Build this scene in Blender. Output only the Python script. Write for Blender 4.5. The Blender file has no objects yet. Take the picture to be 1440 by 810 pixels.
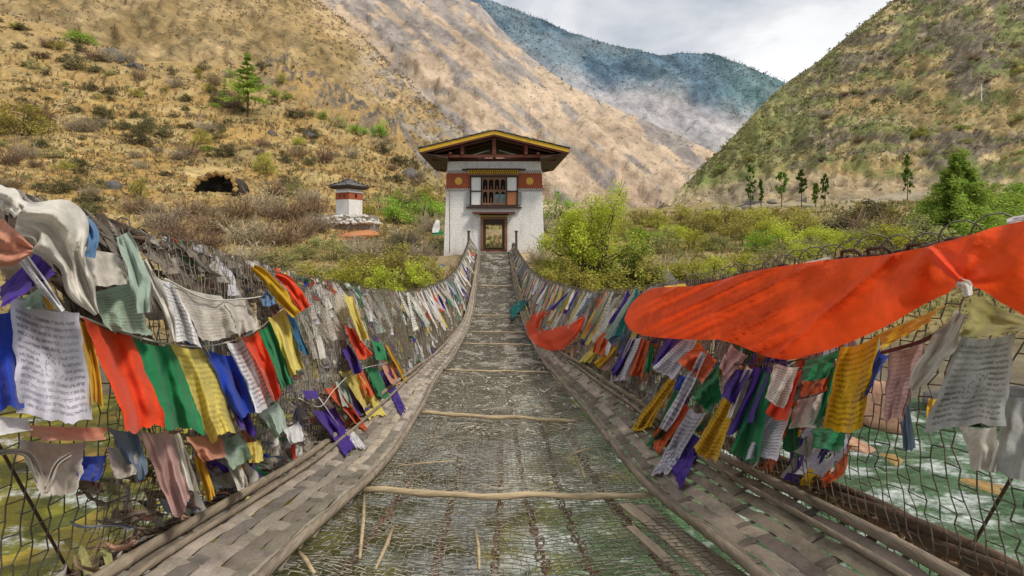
import bpy, bmesh, math, random
import numpy as np
from mathutils import Vector, Matrix, Euler

RN = random.Random(11)
rng = np.random.default_rng(11)
SC = bpy.context.scene
COL = SC.collection
F, CX, HY = 680.0, 697.0, 330.0        # the eye stands at the world origin and looks along +Y


def P(px, py, Y):
    return Vector(((px - CX) * Y / F, Y, (HY - py) * Y / F))


# ------------------------------------------------------------------ helpers
def tag(o, label=None, cat=None, group=None, kind=None):
    if label: o['label'] = label
    if cat: o['category'] = cat
    if group: o['group'] = group
    if kind: o['kind'] = kind
    return o


def empty(name, loc=(0, 0, 0), rz=0.0):
    o = bpy.data.objects.new(name, None)
    COL.objects.link(o)
    o.location = loc
    o.rotation_euler = (0, 0, rz)
    o.empty_display_size = 0.2
    return o


def raw_mesh(name, v, f, smooth=False, col=None, uv=None):
    """v (n,3), f (m,k) arrays -> mesh"""
    v = np.asarray(v, dtype=np.float32)
    f = np.asarray(f, dtype=np.int32)
    me = bpy.data.meshes.new(name)
    me.vertices.add(len(v))
    me.vertices.foreach_set('co', v.ravel())
    m, k = f.shape
    me.loops.add(m * k)
    me.loops.foreach_set('vertex_index', f.ravel())
    me.polygons.add(m)
    me.polygons.foreach_set('loop_start', np.arange(0, m * k, k, dtype=np.int32))
    if smooth:
        me.polygons.foreach_set('use_smooth', np.ones(m, dtype=bool))
    me.update(calc_edges=True)
    me.validate()
    if col is not None:
        a = me.attributes.new('Col', 'FLOAT_COLOR', 'POINT')
        c = np.ones((len(v), 4), dtype=np.float32)
        c[:, :3] = col
        a.data.foreach_set('color', c.ravel())
    if uv is not None:
        l = me.uv_layers.new(name='UVMap')
        l.data.foreach_set('uv', np.asarray(uv, dtype=np.float32)[f.ravel()].ravel())
    return me


def link(name, me, mat, parent=None):
    o = bpy.data.objects.new(name, me)
    COL.objects.link(o)
    if mat is not None:
        for m_ in (mat if isinstance(mat, (list, tuple)) else [mat]):
            me.materials.append(m_)
    if parent is not None: o.parent = parent
    return o


class MB:
    def __init__(s):
        s.v = []; s.f = []; s.c = []

    def add(s, vs, fs, c=None):
        n = len(s.v)
        s.v += [tuple(x) for x in vs]
        s.f += [tuple(i + n for i in q) for q in fs]
        s.c += [c if c is not None else (1, 1, 1)] * len(vs)

    def hexa(s, p, c=None):
        s.add(p, [(0, 3, 2, 1), (4, 5, 6, 7), (0, 1, 5, 4), (1, 2, 6, 5), (2, 3, 7, 6), (3, 0, 4, 7)], c)

    def box(s, x0, x1, y0, y1, z0, z1, c=None, M=None):
        p = [Vector(q) for q in ((x0, y0, z0), (x1, y0, z0), (x1, y1, z0), (x0, y1, z0), (x0, y0, z1), (x1, y0, z1), (x1, y1, z1), (x0, y1, z1))]
        if M is not None: p = [M @ q for q in p]
        s.hexa(p, c)

    def beam(s, a, b, w, h, c=None):
        a, b = Vector(a), Vector(b)
        d = (b - a).normalized()
        up = Vector((0, 0, 1)) if abs(d.z) < 0.95 else Vector((0, 1, 0))
        sd = d.cross(up).normalized(); u = sd.cross(d).normalized()
        q = []
        for e in (a, b):
            for (i, j) in ((-1, -1), (1, -1), (1, 1), (-1, 1)):
                q.append(e + sd * (i * w / 2) + u * (j * h / 2))
        s.hexa(q, c)

    def tube(s, pts, r, n=6, c=None):
        pts = [Vector(p) for p in pts]
        rs = r if isinstance(r, (list, tuple)) else [r] * len(pts)
        vs = []
        d0 = None
        for i, p in enumerate(pts):
            d = (pts[min(i + 1, len(pts) - 1)] - pts[max(i - 1, 0)])
            if d.length < 1e-9: d = Vector((0, 0, 1))
            d.normalize()
            if d0 is None:
                a = d.orthogonal().normalized()
            else:
                a = (a - d * a.dot(d)).normalized()
            d0 = d
            b = d.cross(a)
            for k in range(n):
                t = 2 * math.pi * k / n
                vs.append(p + (a * math.cos(t) + b * math.sin(t)) * rs[i])
        fs = []
        for i in range(len(pts) - 1):
            for k in range(n):
                fs.append((i * n + k, i * n + (k + 1) % n, (i + 1) * n + (k + 1) % n, (i + 1) * n + k))
        fs.append(tuple(range(n - 1, -1, -1)))
        fs.append(tuple((len(pts) - 1) * n + k for k in range(n)))
        s.add(vs, fs, c)

    def build(s, name, mat, parent=None, smooth=False, bevel=0):
        me = bpy.data.meshes.new(name)
        me.from_pydata(s.v, [], s.f)
        a = me.attributes.new('Col', 'FLOAT_COLOR', 'POINT')
        c = np.ones((len(s.v), 4), dtype=np.float32); c[:, :3] = np.array(s.c, dtype=np.float32)
        a.data.foreach_set('color', c.ravel())
        if smooth: me.polygons.foreach_set('use_smooth', np.ones(len(me.polygons), dtype=bool))
        o = link(name, me, mat, parent)
        if bevel:
            b = o.modifiers.new('bevel', 'BEVEL'); b.width = bevel; b.segments = 2; b.limit_method = 'ANGLE'
        return o


# ---- vector noise
def _h(ix, iy, iz, seed):
    n = (ix * 374761393 + iy * 668265263 + iz * 2147483647 + seed * 974711) & 0xFFFFFFFF
    n = ((n ^ (n >> 13)) * 1274126177) & 0xFFFFFFFF
    n = n ^ (n >> 16)
    return (n & 0xFFFF) / 32767.5 - 1.0


def vnoise(p, seed=0):
    p = np.asarray(p, dtype=np.float64)
    i = np.floor(p).astype(np.int64); f = p - i
    u = f * f * (3 - 2 * f)
    r = 0
    for dx in (0, 1):
        wx = u[..., 0] if dx else 1 - u[..., 0]
        for dy in (0, 1):
            wy = u[..., 1] if dy else 1 - u[..., 1]
            for dz in (0, 1):
                wz = u[..., 2] if dz else 1 - u[..., 2]
                r = r + wx * wy * wz * _h(i[..., 0] + dx, i[..., 1] + dy, i[..., 2] + dz, seed)
    return r


def fbm(p, octv=4, seed=0, gain=0.5):
    p = np.asarray(p, dtype=np.float64)
    a, t, r = 1.0, 0.0, 0
    for k in range(octv):
        r = r + a * vnoise(p * (2.03 ** k) + 17.3 * k, seed + k)
        t += a; a *= gain
    return r / t


def ridged(p, octv=4, seed=0):
    p = np.asarray(p, dtype=np.float64)
    a, t, r = 1.0, 0.0, 0
    for k in range(octv):
        r = r + a * (1 - np.abs(vnoise(p * (2.03 ** k) + 9.1 * k, seed + k)))
        t += a; a *= 0.5
    return r / t


def sst(a, b, x):
    t = np.clip((x - a) / (b - a), 0, 1)
    return t * t * (3 - 2 * t)


def mixc(c1, c2, t):
    t = np.asarray(t)[..., None]
    return np.asarray(c1) * (1 - t) + np.asarray(c2) * t


# ------------------------------------------------------------------ materials
def newmat(name):
    m = bpy.data.materials.new(name); m.use_nodes = True
    nt = m.node_tree
    b = nt.nodes['Principled BSDF']
    b.inputs['Specular IOR Level'].default_value = 0.25
    return m, nt, b


def nd(nt, t, **kw):
    n = nt.nodes.new(t)
    for k, v in kw.items():
        if k.startswith('i_'):
            n.inputs[k[2:].replace('_', ' ')].default_value = v
        else:
            setattr(n, k, v)
    return n


def mathn(nt, op, a, b=None, c=None, clamp=False):
    n = nt.nodes.new('ShaderNodeMath'); n.operation = op; n.use_clamp = clamp
    for i, x in enumerate((a, b, c)):
        if x is None: continue
        if isinstance(x, (int, float)): n.inputs[i].default_value = x
        else: nt.links.new(x, n.inputs[i])
    return n.outputs[0]


def mixn(nt, fac, a, b, mode='MIX'):
    n = nt.nodes.new('ShaderNodeMix'); n.data_type = 'RGBA'; n.blend_type = mode
    for i, x in ((0, fac), (6, a), (7, b)):
        if isinstance(x, (int, float)): n.inputs[i].default_value = x
        elif isinstance(x, tuple): n.inputs[i].default_value = (*x, 1) if len(x) == 3 else x
        else: nt.links.new(x, n.inputs[i])
    return n.outputs[2]


def noise_out(nt, scale, detail=4, rough=0.55, vec=None, stretch=None):
    n = nd(nt, 'ShaderNodeTexNoise'); n.inputs['Scale'].default_value = scale
    n.inputs['Detail'].default_value = detail; n.inputs['Roughness'].default_value = rough
    if vec is None:
        tc = nd(nt, 'ShaderNodeTexCoord'); vec = tc.outputs['Object']
    if stretch:
        mp = nd(nt, 'ShaderNodeMapping'); mp.inputs['Scale'].default_value = stretch
        nt.links.new(vec, mp.inputs['Vector']); vec = mp.outputs['Vector']
    nt.links.new(vec, n.inputs['Vector'])
    return n.outputs['Fac']


def ramp(nt, fac, stops):
    n = nd(nt, 'ShaderNodeValToRGB')
    e = n.color_ramp.elements
    while len(e) < len(stops): e.new(0.5)
    for i, (p, c) in enumerate(stops):
        e[i].position = p
        e[i].color = (*c, 1) if isinstance(c, tuple) else (c, c, c, 1)
    nt.links.new(fac, n.inputs[0])
    return n.outputs[0]


def add_bump(nt, b, h, strength=0.4, dist=0.05):
    n = nd(nt, 'ShaderNodeBump'); n.inputs['Strength'].default_value = strength; n.inputs['Distance'].default_value = dist
    nt.links.new(h, n.inputs['Height']); nt.links.new(n.outputs[0], b.inputs['Normal'])


def simple(name, c, rough=0.8, var=0.35, scale=6.0, bump=0.0, bscale=None, metal=0.0, vcol=False, stretch=None, dist=0.02):
    """a worn solid: base colour broken by two scales of noise"""
    m, nt, b = newmat(name)
    b.inputs['Roughness'].default_value = rough; b.inputs['Metallic'].default_value = metal
    n1 = noise_out(nt, scale, 6, 0.65, stretch=stretch); n2 = noise_out(nt, scale * 0.17, 3, stretch=stretch)
    t = mathn(nt, 'ADD', mathn(nt, 'MULTIPLY', n1, 0.6), mathn(nt, 'MULTIPLY', n2, 0.4))
    k = ramp(nt, t, [(0.3, 1 - var), (0.7, 1 + var * 0.6)])
    base = c
    if vcol:
        at = nd(nt, 'ShaderNodeAttribute', attribute_name='Col')
        base = mixn(nt, 1.0, at.outputs['Color'], c, 'MULTIPLY')
    nt.links.new(mixn(nt, 1.0, base, k, 'MULTIPLY'), b.inputs['Base Color'])
    if bump: add_bump(nt, b, noise_out(nt, bscale or scale * 2, 5, 0.6, stretch=stretch), bump, dist)
    return m


def terrain_mat(name, s1, s2, bump=0.6, dist=0.3, lo=0.55, hi=1.35, speck=None, st=None):
    m, nt, b = newmat(name)
    b.inputs['Roughness'].default_value = 0.95; b.inputs['Specular IOR Level'].default_value = 0.05
    at = nd(nt, 'ShaderNodeAttribute', attribute_name='Col')
    n1 = noise_out(nt, s1, 8, 0.7, stretch=st); n2 = noise_out(nt, s2, 6, 0.65, stretch=st)
    k = ramp(nt, n1, [(0.3, lo), (0.5, 1.0), (0.72, hi)])
    k2 = ramp(nt, n2, [(0.32, 0.72), (0.68, 1.22)])
    c = mixn(nt, 1.0, at.outputs['Color'], k, 'MULTIPLY')
    c = mixn(nt, 1.0, c, k2, 'MULTIPLY')
    if speck:
        sc_, amt, cc = speck
        n3 = noise_out(nt, sc_, 3, 0.6, stretch=st)
        c = mixn(nt, mathn(nt, 'MULTIPLY', ramp(nt, n3, [(0.56, 0.0), (0.66, 1.0)]), amt), c, cc)
    nt.links.new(c, b.inputs['Base Color'])
    add_bump(nt, b, n1, bump, dist)
    return m


def leaf_mat(name, c, trans=0.3):
    m, nt, b = newmat(name)
    b.inputs['Roughness'].default_value = 0.6
    at = nd(nt, 'ShaderNodeAttribute', attribute_name='Col')
    oi = nd(nt, 'ShaderNodeObjectInfo')
    k = mathn(nt, 'MULTIPLY_ADD', oi.outputs['Random'], 0.5, 0.75)
    cc = mixn(nt, 1.0, at.outputs['Color'], c, 'MULTIPLY')
    v = nd(nt, 'ShaderNodeHueSaturation'); nt.links.new(k, v.inputs['Value']); nt.links.new(cc, v.inputs['Color'])
    h = mathn(nt, 'MULTIPLY_ADD', oi.outputs['Random'], 0.03, 0.485); nt.links.new(h, v.inputs['Hue'])
    nt.links.new(v.outputs[0], b.inputs['Base Color'])
    tr = nd(nt, 'ShaderNodeBsdfTranslucent'); nt.links.new(v.outputs[0], tr.inputs['Color'])
    mx = nd(nt, 'ShaderNodeMixShader'); mx.inputs[0].default_value = trans
    nt.links.new(b.outputs[0], mx.inputs[1]); nt.links.new(tr.outputs[0], mx.inputs[2])
    nt.links.new(mx.outputs[0], nt.nodes['Material Output'].inputs['Surface'])
    return m


def cloth_mat(name, c, ink=0.0, rows=15, fade=0.3, trans=0.28, inkcol=(0.03, 0.03, 0.035), vcol=False, wear=None):
    m, nt, b = newmat(name)
    b.inputs['Roughness'].default_value = 0.9; b.inputs['Specular IOR Level'].default_value = 0.1
    try: b.inputs['Sheen Weight'].default_value = 0.12
    except KeyError: pass
    oi = nd(nt, 'ShaderNodeObjectInfo')
    tc = nd(nt, 'ShaderNodeTexCoord')
    n1 = noise_out(nt, 14, 5, 0.65); n2 = noise_out(nt, 70, 3, 0.6)
    k = ramp(nt, n1, [(0.3, 1 - fade), (0.7, 1 + 0.35 * fade)])
    base = c
    if vcol:
        at = nd(nt, 'ShaderNodeAttribute', attribute_name='Col'); base = at.outputs['Color']
    col = mixn(nt, 1.0, base, k, 'MULTIPLY')
    pale = tuple(0.55 * x + 0.45 * (0.5, 0.47, 0.42)[i] for i, x in enumerate(c))
    col = mixn(nt, mathn(nt, 'MULTIPLY', ramp(nt, noise_out(nt, 5, 4), [(0.45, 0.0), (0.75, 1.0)]), fade * 0.9 if wear is None else wear), col, pale)
    if ink:
        sp = nd(nt, 'ShaderNodeSeparateXYZ'); nt.links.new(tc.outputs['UV'], sp.inputs[0])
        u, v = sp.outputs[0], sp.outputs[1]
        vr = mathn(nt, 'MULTIPLY', v, float(rows))
        fr = mathn(nt, 'FRACT', vr)
        band = mathn(nt, 'MULTIPLY', mathn(nt, 'GREATER_THAN', fr, 0.34), mathn(nt, 'LESS_THAN', fr, 0.82))
        cv = nd(nt, 'ShaderNodeCombineXYZ')
        nt.links.new(mathn(nt, 'MULTIPLY', u, 34.0), cv.inputs[0])
        nt.links.new(mathn(nt, 'MULTIPLY', vr, 2.1), cv.inputs[1])
        nt.links.new(mathn(nt, 'MULTIPLY', oi.outputs['Random'], 50.0), cv.inputs[2])
        nn = nd(nt, 'ShaderNodeTexNoise'); nn.inputs['Scale'].default_value = 1.0; nn.inputs['Detail'].default_value = 2
        nt.links.new(cv.outputs[0], nn.inputs['Vector'])
        gl = mathn(nt, 'GREATER_THAN', nn.outputs['Fac'], 0.43)
        mg = mathn(nt, 'MULTIPLY', mathn(nt, 'GREATER_THAN', u, 0.07), mathn(nt, 'LESS_THAN', u, 0.94))
        mv = mathn(nt, 'MULTIPLY', mathn(nt, 'GREATER_THAN', v, 0.05), mathn(nt, 'LESS_THAN', v, 0.93))
        worn = ramp(nt, noise_out(nt, 9, 3), [(0.3, 0.35), (0.6, 1.0)])
        # the block-printed picture in the middle of the sheet
        du = mathn(nt, 'ABSOLUTE', mathn(nt, 'SUBTRACT', u, 0.5)); dv = mathn(nt, 'ABSOLUTE', mathn(nt, 'SUBTRACT', v, 0.5))
        inb = mathn(nt, 'MULTIPLY', mathn(nt, 'LESS_THAN', du, 0.16), mathn(nt, 'LESS_THAN', dv, 0.11))
        wv = nd(nt, 'ShaderNodeTexVoronoi'); wv.inputs['Scale'].default_value = 26; nt.links.new(tc.outputs['UV'], wv.inputs['Vector'])
        pic = mathn(nt, 'MULTIPLY', inb, mathn(nt, 'LESS_THAN', wv.outputs['Distance'], 0.36))
        txt = mathn(nt, 'MULTIPLY', mathn(nt, 'MULTIPLY', band, gl), mathn(nt, 'SUBTRACT', 1.0, inb))
        txt = mathn(nt, 'MAXIMUM', txt, pic)
        txt = mathn(nt, 'MULTIPLY', mathn(nt, 'MULTIPLY', txt, mathn(nt, 'MULTIPLY', mg, mv)), mathn(nt, 'MULTIPLY', worn, ink))
        col = mixn(nt, txt, col, inkcol)
    nt.links.new(col, b.inputs['Base Color'])
    add_bump(nt, b, mathn(nt, 'ADD', n1, mathn(nt, 'MULTIPLY', n2, 0.25)), 0.55, 0.018)
    tr = nd(nt, 'ShaderNodeBsdfTranslucent'); nt.links.new(col, tr.inputs['Color'])
    mx = nd(nt, 'ShaderNodeMixShader'); mx.inputs[0].default_value = trans
    nt.links.new(b.outputs[0], mx.inputs[1]); nt.links.new(tr.outputs[0], mx.inputs[2])
    nt.links.new(mx.outputs[0], nt.nodes['Material Output'].inputs['Surface'])
    return m


# ------------------------------------------------------------------ camera, sky, sun
cam_d = bpy.data.cameras.new('camera'); cam = bpy.data.objects.new('camera', cam_d); COL.objects.link(cam)
cam.location = (0, 0, 0); cam.rotation_euler = (math.radians(90), 0, 0)
cam_d.sensor_width = 36; cam_d.lens = 36 * F / 1440
cam_d.shift_x = (720 - CX) / 1440; cam_d.shift_y = -(405 - HY) / 1440
cam_d.clip_start = 0.05; cam_d.clip_end = 30000
SC.camera = cam
SC.view_settings.view_transform = 'Standard'; SC.view_settings.look = 'None'
SC.view_settings.exposure = 0; SC.view_settings.gamma = 1

SUN_EL, SUN_AZ = math.radians(52), math.radians(128)     # azimuth clockwise from +Y (behind the right shoulder)
w = bpy.data.worlds.new('World'); SC.world = w; w.use_nodes = True
nt = w.node_tree
bg = nt.nodes['Background']
sky = nd(nt, 'ShaderNodeTexSky'); sky.sky_type = 'NISHITA'; sky.sun_disc = False
sky.sun_elevation = SUN_EL; sky.sun_rotation = SUN_AZ; sky.altitude = 2200; sky.air_density = 1.2; sky.dust_density = 1.5
skc = mixn(nt, 1.0, sky.outputs[0], (0.10, 0.10, 0.10), 'MULTIPLY')
tc = nd(nt, 'ShaderNodeTexCoord')
sp = nd(nt, 'ShaderNodeSeparateXYZ'); nt.links.new(tc.outputs['Generated'], sp.inputs[0])
zz = mathn(nt, 'ADD', mathn(nt, 'MAXIMUM', sp.outputs[2], 0.0), 0.22)
cv = nd(nt, 'ShaderNodeCombineXYZ')
nt.links.new(mathn(nt, 'DIVIDE', sp.outputs[0], zz), cv.inputs[0]); nt.links.new(mathn(nt, 'DIVIDE', sp.outputs[1], zz), cv.inputs[1])
cn = nd(nt, 'ShaderNodeTexNoise'); cn.inputs['Scale'].default_value = 1.5; cn.inputs['Detail'].default_value = 7; cn.inputs['Roughness'].default_value = 0.55
cn.inputs['Distortion'].default_value = 0.35
mp = nd(nt, 'ShaderNodeMapping'); mp.inputs['Location'].default_value = (5.3, 2.2, 1.4)
nt.links.new(cv.outputs[0], mp.inputs[0]); nt.links.new(mp.outputs[0], cn.inputs['Vector'])
cl = ramp(nt, cn.outputs['Fac'], [(0.30, (0.56, 0.59, 0.63)), (0.45, (0.72, 0.73, 0.75)), (0.58, (0.93, 0.93, 0.93)), (0.75, (1.06, 1.05, 1.03))])
cov = ramp(nt, cn.outputs['Fac'], [(0.25, 0.55), (0.52, 0.96)])
dt = nd(nt, 'ShaderNodeVectorMath', operation='DOT_PRODUCT'); nt.links.new(tc.outputs['Generated'], dt.inputs[0]); dt.inputs[1].default_value = tuple(Vector((.285, 1, .44)).normalized())
glow = mathn(nt, 'POWER', mathn(nt, 'MAXIMUM', dt.outputs['Value'], 0.0), 16.0)
cl = mixn(nt, mathn(nt, 'MULTIPLY', glow, ramp(nt, cn.outputs['Fac'], [(0.25, 0.15), (0.55, 0.95)])), mixn(nt, 1.0, cl, (0.90, 0.92, 0.955), 'MULTIPLY'), (1.14, 1.13, 1.11))
nt.links.new(mixn(nt, cov, skc, cl), bg.inputs['Color']); bg.inputs['Strength'].default_value = 1.03

sd = bpy.data.lights.new('sun', 'SUN'); so = bpy.data.objects.new('sun', sd); COL.objects.link(so)
sd.energy = 3.2; sd.angle = math.radians(10); sd.color = (1.0, 0.93, 0.82)
dv = Vector((math.sin(SUN_AZ) * math.cos(SUN_EL), math.cos(SUN_AZ) * math.cos(SUN_EL), math.sin(SUN_EL)))
so.rotation_euler = dv.to_track_quat('Z', 'Y').to_euler(); so.location = (20, -20, 30)
# ------------------------------------------------------------------ terrain
GY = [9, 11, 13, 15, 18, 25, 30, 40, 55, 80, 110, 150, 200, 270]
GT = {
    -700: [-5, -4.7, -4, -3.3, -2.8, -1.5, 0, 3, 9, 22, 38, 62, 95, 120],
    0:    [-5, -4.7, -4.0, -3.3, -2.8, -2.0, -.8, 1.2, 5, 14, 27, 49, 93, 88],
    200:  [-5, -4.7, -4.0, -3.4, -2.8, -2.2, -1.3, .4, 3.3, 11, 22.5, 43, 73, 66],
    350:  [-5, -4.7, -4.0, -3.4, -2.8, -2.3, -1.6, -.4, 2.0, 8, 19, 37, 70, 60],
    420:  [-5, -4.7, -4.0, -3.4, -2.8, -2.3, -1.7, -.7, 1.5, 6.5, 16, 33, 68, 55],
    480:  [-5, -4.7, -4.0, -3.4, -2.8, -2.4, -1.9, -1.0, 1.0, 5.5, 14, 29, 58, 48],
    560:  [-5, -4.7, -4.0, -3.4, -2.9, -2.4, -1.8, -1.2, .2, 3.5, 10, 24, 38, 30],
    620:  [-5, -4.7, -4.0, -3.4, -2.9, -2.3, -1.3, -.9, 0, 2.5, 7, 15, 20, 10],
    697:  [-5, -4.7, -4.0, -3.4, -2.9, -2.2, -1.05, -.9, -.3, 1, 3, 4, 4, 0],
    770:  [-5, -4.7, -4.0, -3.4, -2.9, -2.2, -1.15, -1.0, -.5, 1.3, 3.2, 5, 6, 2],
    900:  [-5, -4.7, -4.0, -3.4, -2.9, -2.4, -1.8, -1.2, -.2, 2, 4.5, 7.5, 8, 4],
    1100: [-5, -4.7, -4.0, -3.4, -2.9, -2.5, -1.9, -1.2, -.2, 2.2, 5, 8.6, 9, 5],
    1300: [-5, -4.7, -4.0, -3.4, -2.9, -2.7, -2.0, -1.2, .2, 4, 8, 12, 12, 8],
    1440: [-5, -4.7, -4.0, -3.4, -2.9, -2.7, -2.0, -1.0, .8, 5, 10, 15, 16, 10],
    2400: [-5, -4.7, -4.0, -3.4, -2.9, -2.7, -1.8, -.5, 2.5, 9, 16, 24, 26, 20],
}
gc = np.concatenate([np.linspace(-1500, -120, 36), np.arange(-80, 1524, 4.0), np.linspace(1560, 3000, 36)])
gr = np.exp(np.linspace(math.log(9), math.log(270), 280))
ks = sorted(GT)
lt = np.log(np.array(GY, float))
tabc = np.array([np.interp(np.log(gr), lt, GT[k]) for k in ks])          # (cols, rows)
gz = np.array([np.interp(gc, ks, tabc[:, j]) for j in range(len(gr))]).T    # (cols, rows)
for _ in range(6):   # soften the table's creases
    g2 = gz.copy(); g2[1:-1] = (gz[:-2] + 2 * gz[1:-1] + gz[2:]) / 4; gz = g2
    g2 = gz.copy(); g2[:, 1:-1] = (gz[:, :-2] + 2 * gz[:, 1:-1] + gz[:, 2:]) / 4; gz = g2
gX = (gc[:, None] - CX) * gr[None] / F
gY = np.repeat(gr[None], len(gc), 0)
q = np.stack([gX / 9, gY / 9, np.zeros_like(gX)], -1)
amp = np.clip((gY - 11) * 0.012, 0.05, 2.2)
flat = 1 - np.exp(-((gX + 0.1) ** 2 + (gY - 30) ** 2) / 60)
n_big = fbm(q, 5, 3)
gz = gz + n_big * amp * 1.6 * flat + ridged(q * 0.45, 4, 31) * amp * 1.2 * sst(60, 110, gY) * flat - 0.5 * amp * sst(60, 110, gY) * flat
# rock outcrop along the brow of the near hillside
gpy = HY - gz * F / gY
gpx = np.repeat(gc[:, None], len(gr), 1)
oc = sst(330, 400, gpx) * (1 - sst(560, 600, gpx)) * sst(150, 178, gY)
gz += oc * ((ridged(q * 1.6, 4, 12) - 0.45) * 12 + np.abs(fbm(q * 4, 3, 14)) * 5)
gpy = HY - gz * F / gY


def ground_py(px, Y):
    c = np.interp(px, gc, np.arange(len(gc))); i = int(c); i = min(i, len(gc) - 2); t = c - i
    col = gz[i] * (1 - t) + gz[i + 1] * t
    return float(np.interp(Y, gr, col))


def ground_xy(X, Y):
    return ground_py(CX + X * F / Y, Y)


def ground_hit(px, py, y0=14.0):
    """first ground point seen along the direction px, py"""
    c = np.interp(px, gc, np.arange(len(gc))); i = min(int(c), len(gc) - 2); t = c - i
    col = gpy[i] * (1 - t) + gpy[i + 1] * t
    for j in range(len(gr)):
        if gr[j] < y0: continue
        if col[j] <= py:
            Y = gr[j]
            return Vector(((px - CX) * Y / F, Y, gz[i][j] * (1 - t) + gz[i + 1][j] * t))
    return None


# ground cover colour
n1 = fbm(np.stack([gX / 5, gY / 5, gz / 5], -1), 5, 21)
n2 = fbm(np.stack([gX / 18, gY / 18, gz / 18], -1), 4, 22)
n3 = fbm(np.stack([gX / 1.6, gY / 1.6, gz / 1.6], -1), 3, 23)
c = mixc((0.38, 0.245, 0.085), (0.44, 0.325, 0.145), sst(-.2, .25, n1))
c = mixc(c, (0.25, 0.19, 0.085), sst(0.08, 0.4, n2) * 0.7)
c = mixc(c, (0.22, 0.185, 0.085), sst(0.1, 0.4, n3) * 0.5)
up = sst(120, 190, gY) * (gpx < 700)
c = mixc(c, (0.36, 0.25, 0.12), up * 0.6)
val = sst(-40, 40, gpx - 560) * (gpy > 240)
c = mixc(c, mixc((0.30, 0.24, 0.12), (0.17, 0.17, 0.06), sst(-.2, .3, n1)), val * 0.75)
low = (1 - sst(26, 44, gY)) * (gpx < 640)
c = mixc(c, (0.27, 0.22, 0.11), low * 0.65)
c = mixc(c, (0.16, 0.135, 0.095), 1 - sst(13, 18, gY))
c = mixc(c, (0.45, 0.34, 0.22), np.exp(-((gX + 0.1) ** 2 / 18 + (gY - 28.5) ** 2 / 6)) * 0.9)
c = mixc(c, (0.50, 0.17, 0.05), sst(0.35, 0.75, np.exp(-((gpx - 500) / 34) ** 2 - ((gpy - 331) / 9) ** 2) + n3 * 0.12))
c = mixc(c, (0.125, 0.11, 0.10), oc * sst(-.12, .12, n3 + n1) * 0.95)
road = (gpx > 1000) * np.exp(-((gY - 128) / 9) ** 2)
c = mixc(c, (0.36, 0.31, 0.24), road * 0.8)
c = mixc(c, (0.34, 0.29, 0.21), (gpx > 1150) * sst(70, 100, gY) * sst(-.2, .3, n2) * 0.6)
# faces, leaving the mouth of the cave open
idx = np.arange(len(gc) * len(gr)).reshape(len(gc), len(gr))
fa = np.stack([idx[:-1, :-1], idx[1:, :-1], idx[1:, 1:], idx[:-1, 1:]], -1)
mpx = (gpx[:-1, :-1] + gpx[1:, 1:]) / 2; mpy = (gpy[:-1, :-1] + gpy[1:, 1:]) / 2
CAVE = (299, 270, 29, 25)
hole = (((mpx - CAVE[0]) / CAVE[2]) ** 2 + ((mpy - CAVE[1]) / CAVE[3]) ** 2 < 1) & (mpy < CAVE[1]) & (gY[:-1, :-1] > 40) & (gY[:-1, :-1] < 140)
M_ground = terrain_mat('ground_grass', 1.3, 0.35, 0.8, 0.25, 0.6, 1.35, speck=(2.2, 0.4, (0.14, 0.115, 0.05)))
me = raw_mesh('ground', np.stack([gX, gY, gz], -1).reshape(-1, 3), fa[~hole].reshape(-1, 4), True, c.reshape(-1, 3))
tag(link('ground', me, M_ground), kind='structure')

# riverbed and near shore under and behind the viewer
x_ = np.linspace(-60, 60, 60); y_ = np.linspace(-40, 12, 40)
bx, by = np.meshgrid(x_, y_, indexing='ij')
bz = -5.2 + 1.6 * sst(4, 14, -by) + 0.25 * fbm(np.stack([bx / 3, by / 3, bx * 0], -1), 3, 5)
i2 = np.arange(bx.size).reshape(bx.shape)
f2 = np.stack([i2[:-1, :-1], i2[1:, :-1], i2[1:, 1:], i2[:-1, 1:]], -1).reshape(-1, 4)
tag(link('riverbed', raw_mesh('riverbed', np.stack([bx, by, bz], -1).reshape(-1, 3), f2, True, np.tile((0.16, 0.13, 0.08), (bx.size, 1))), M_ground), kind='structure')


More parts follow.
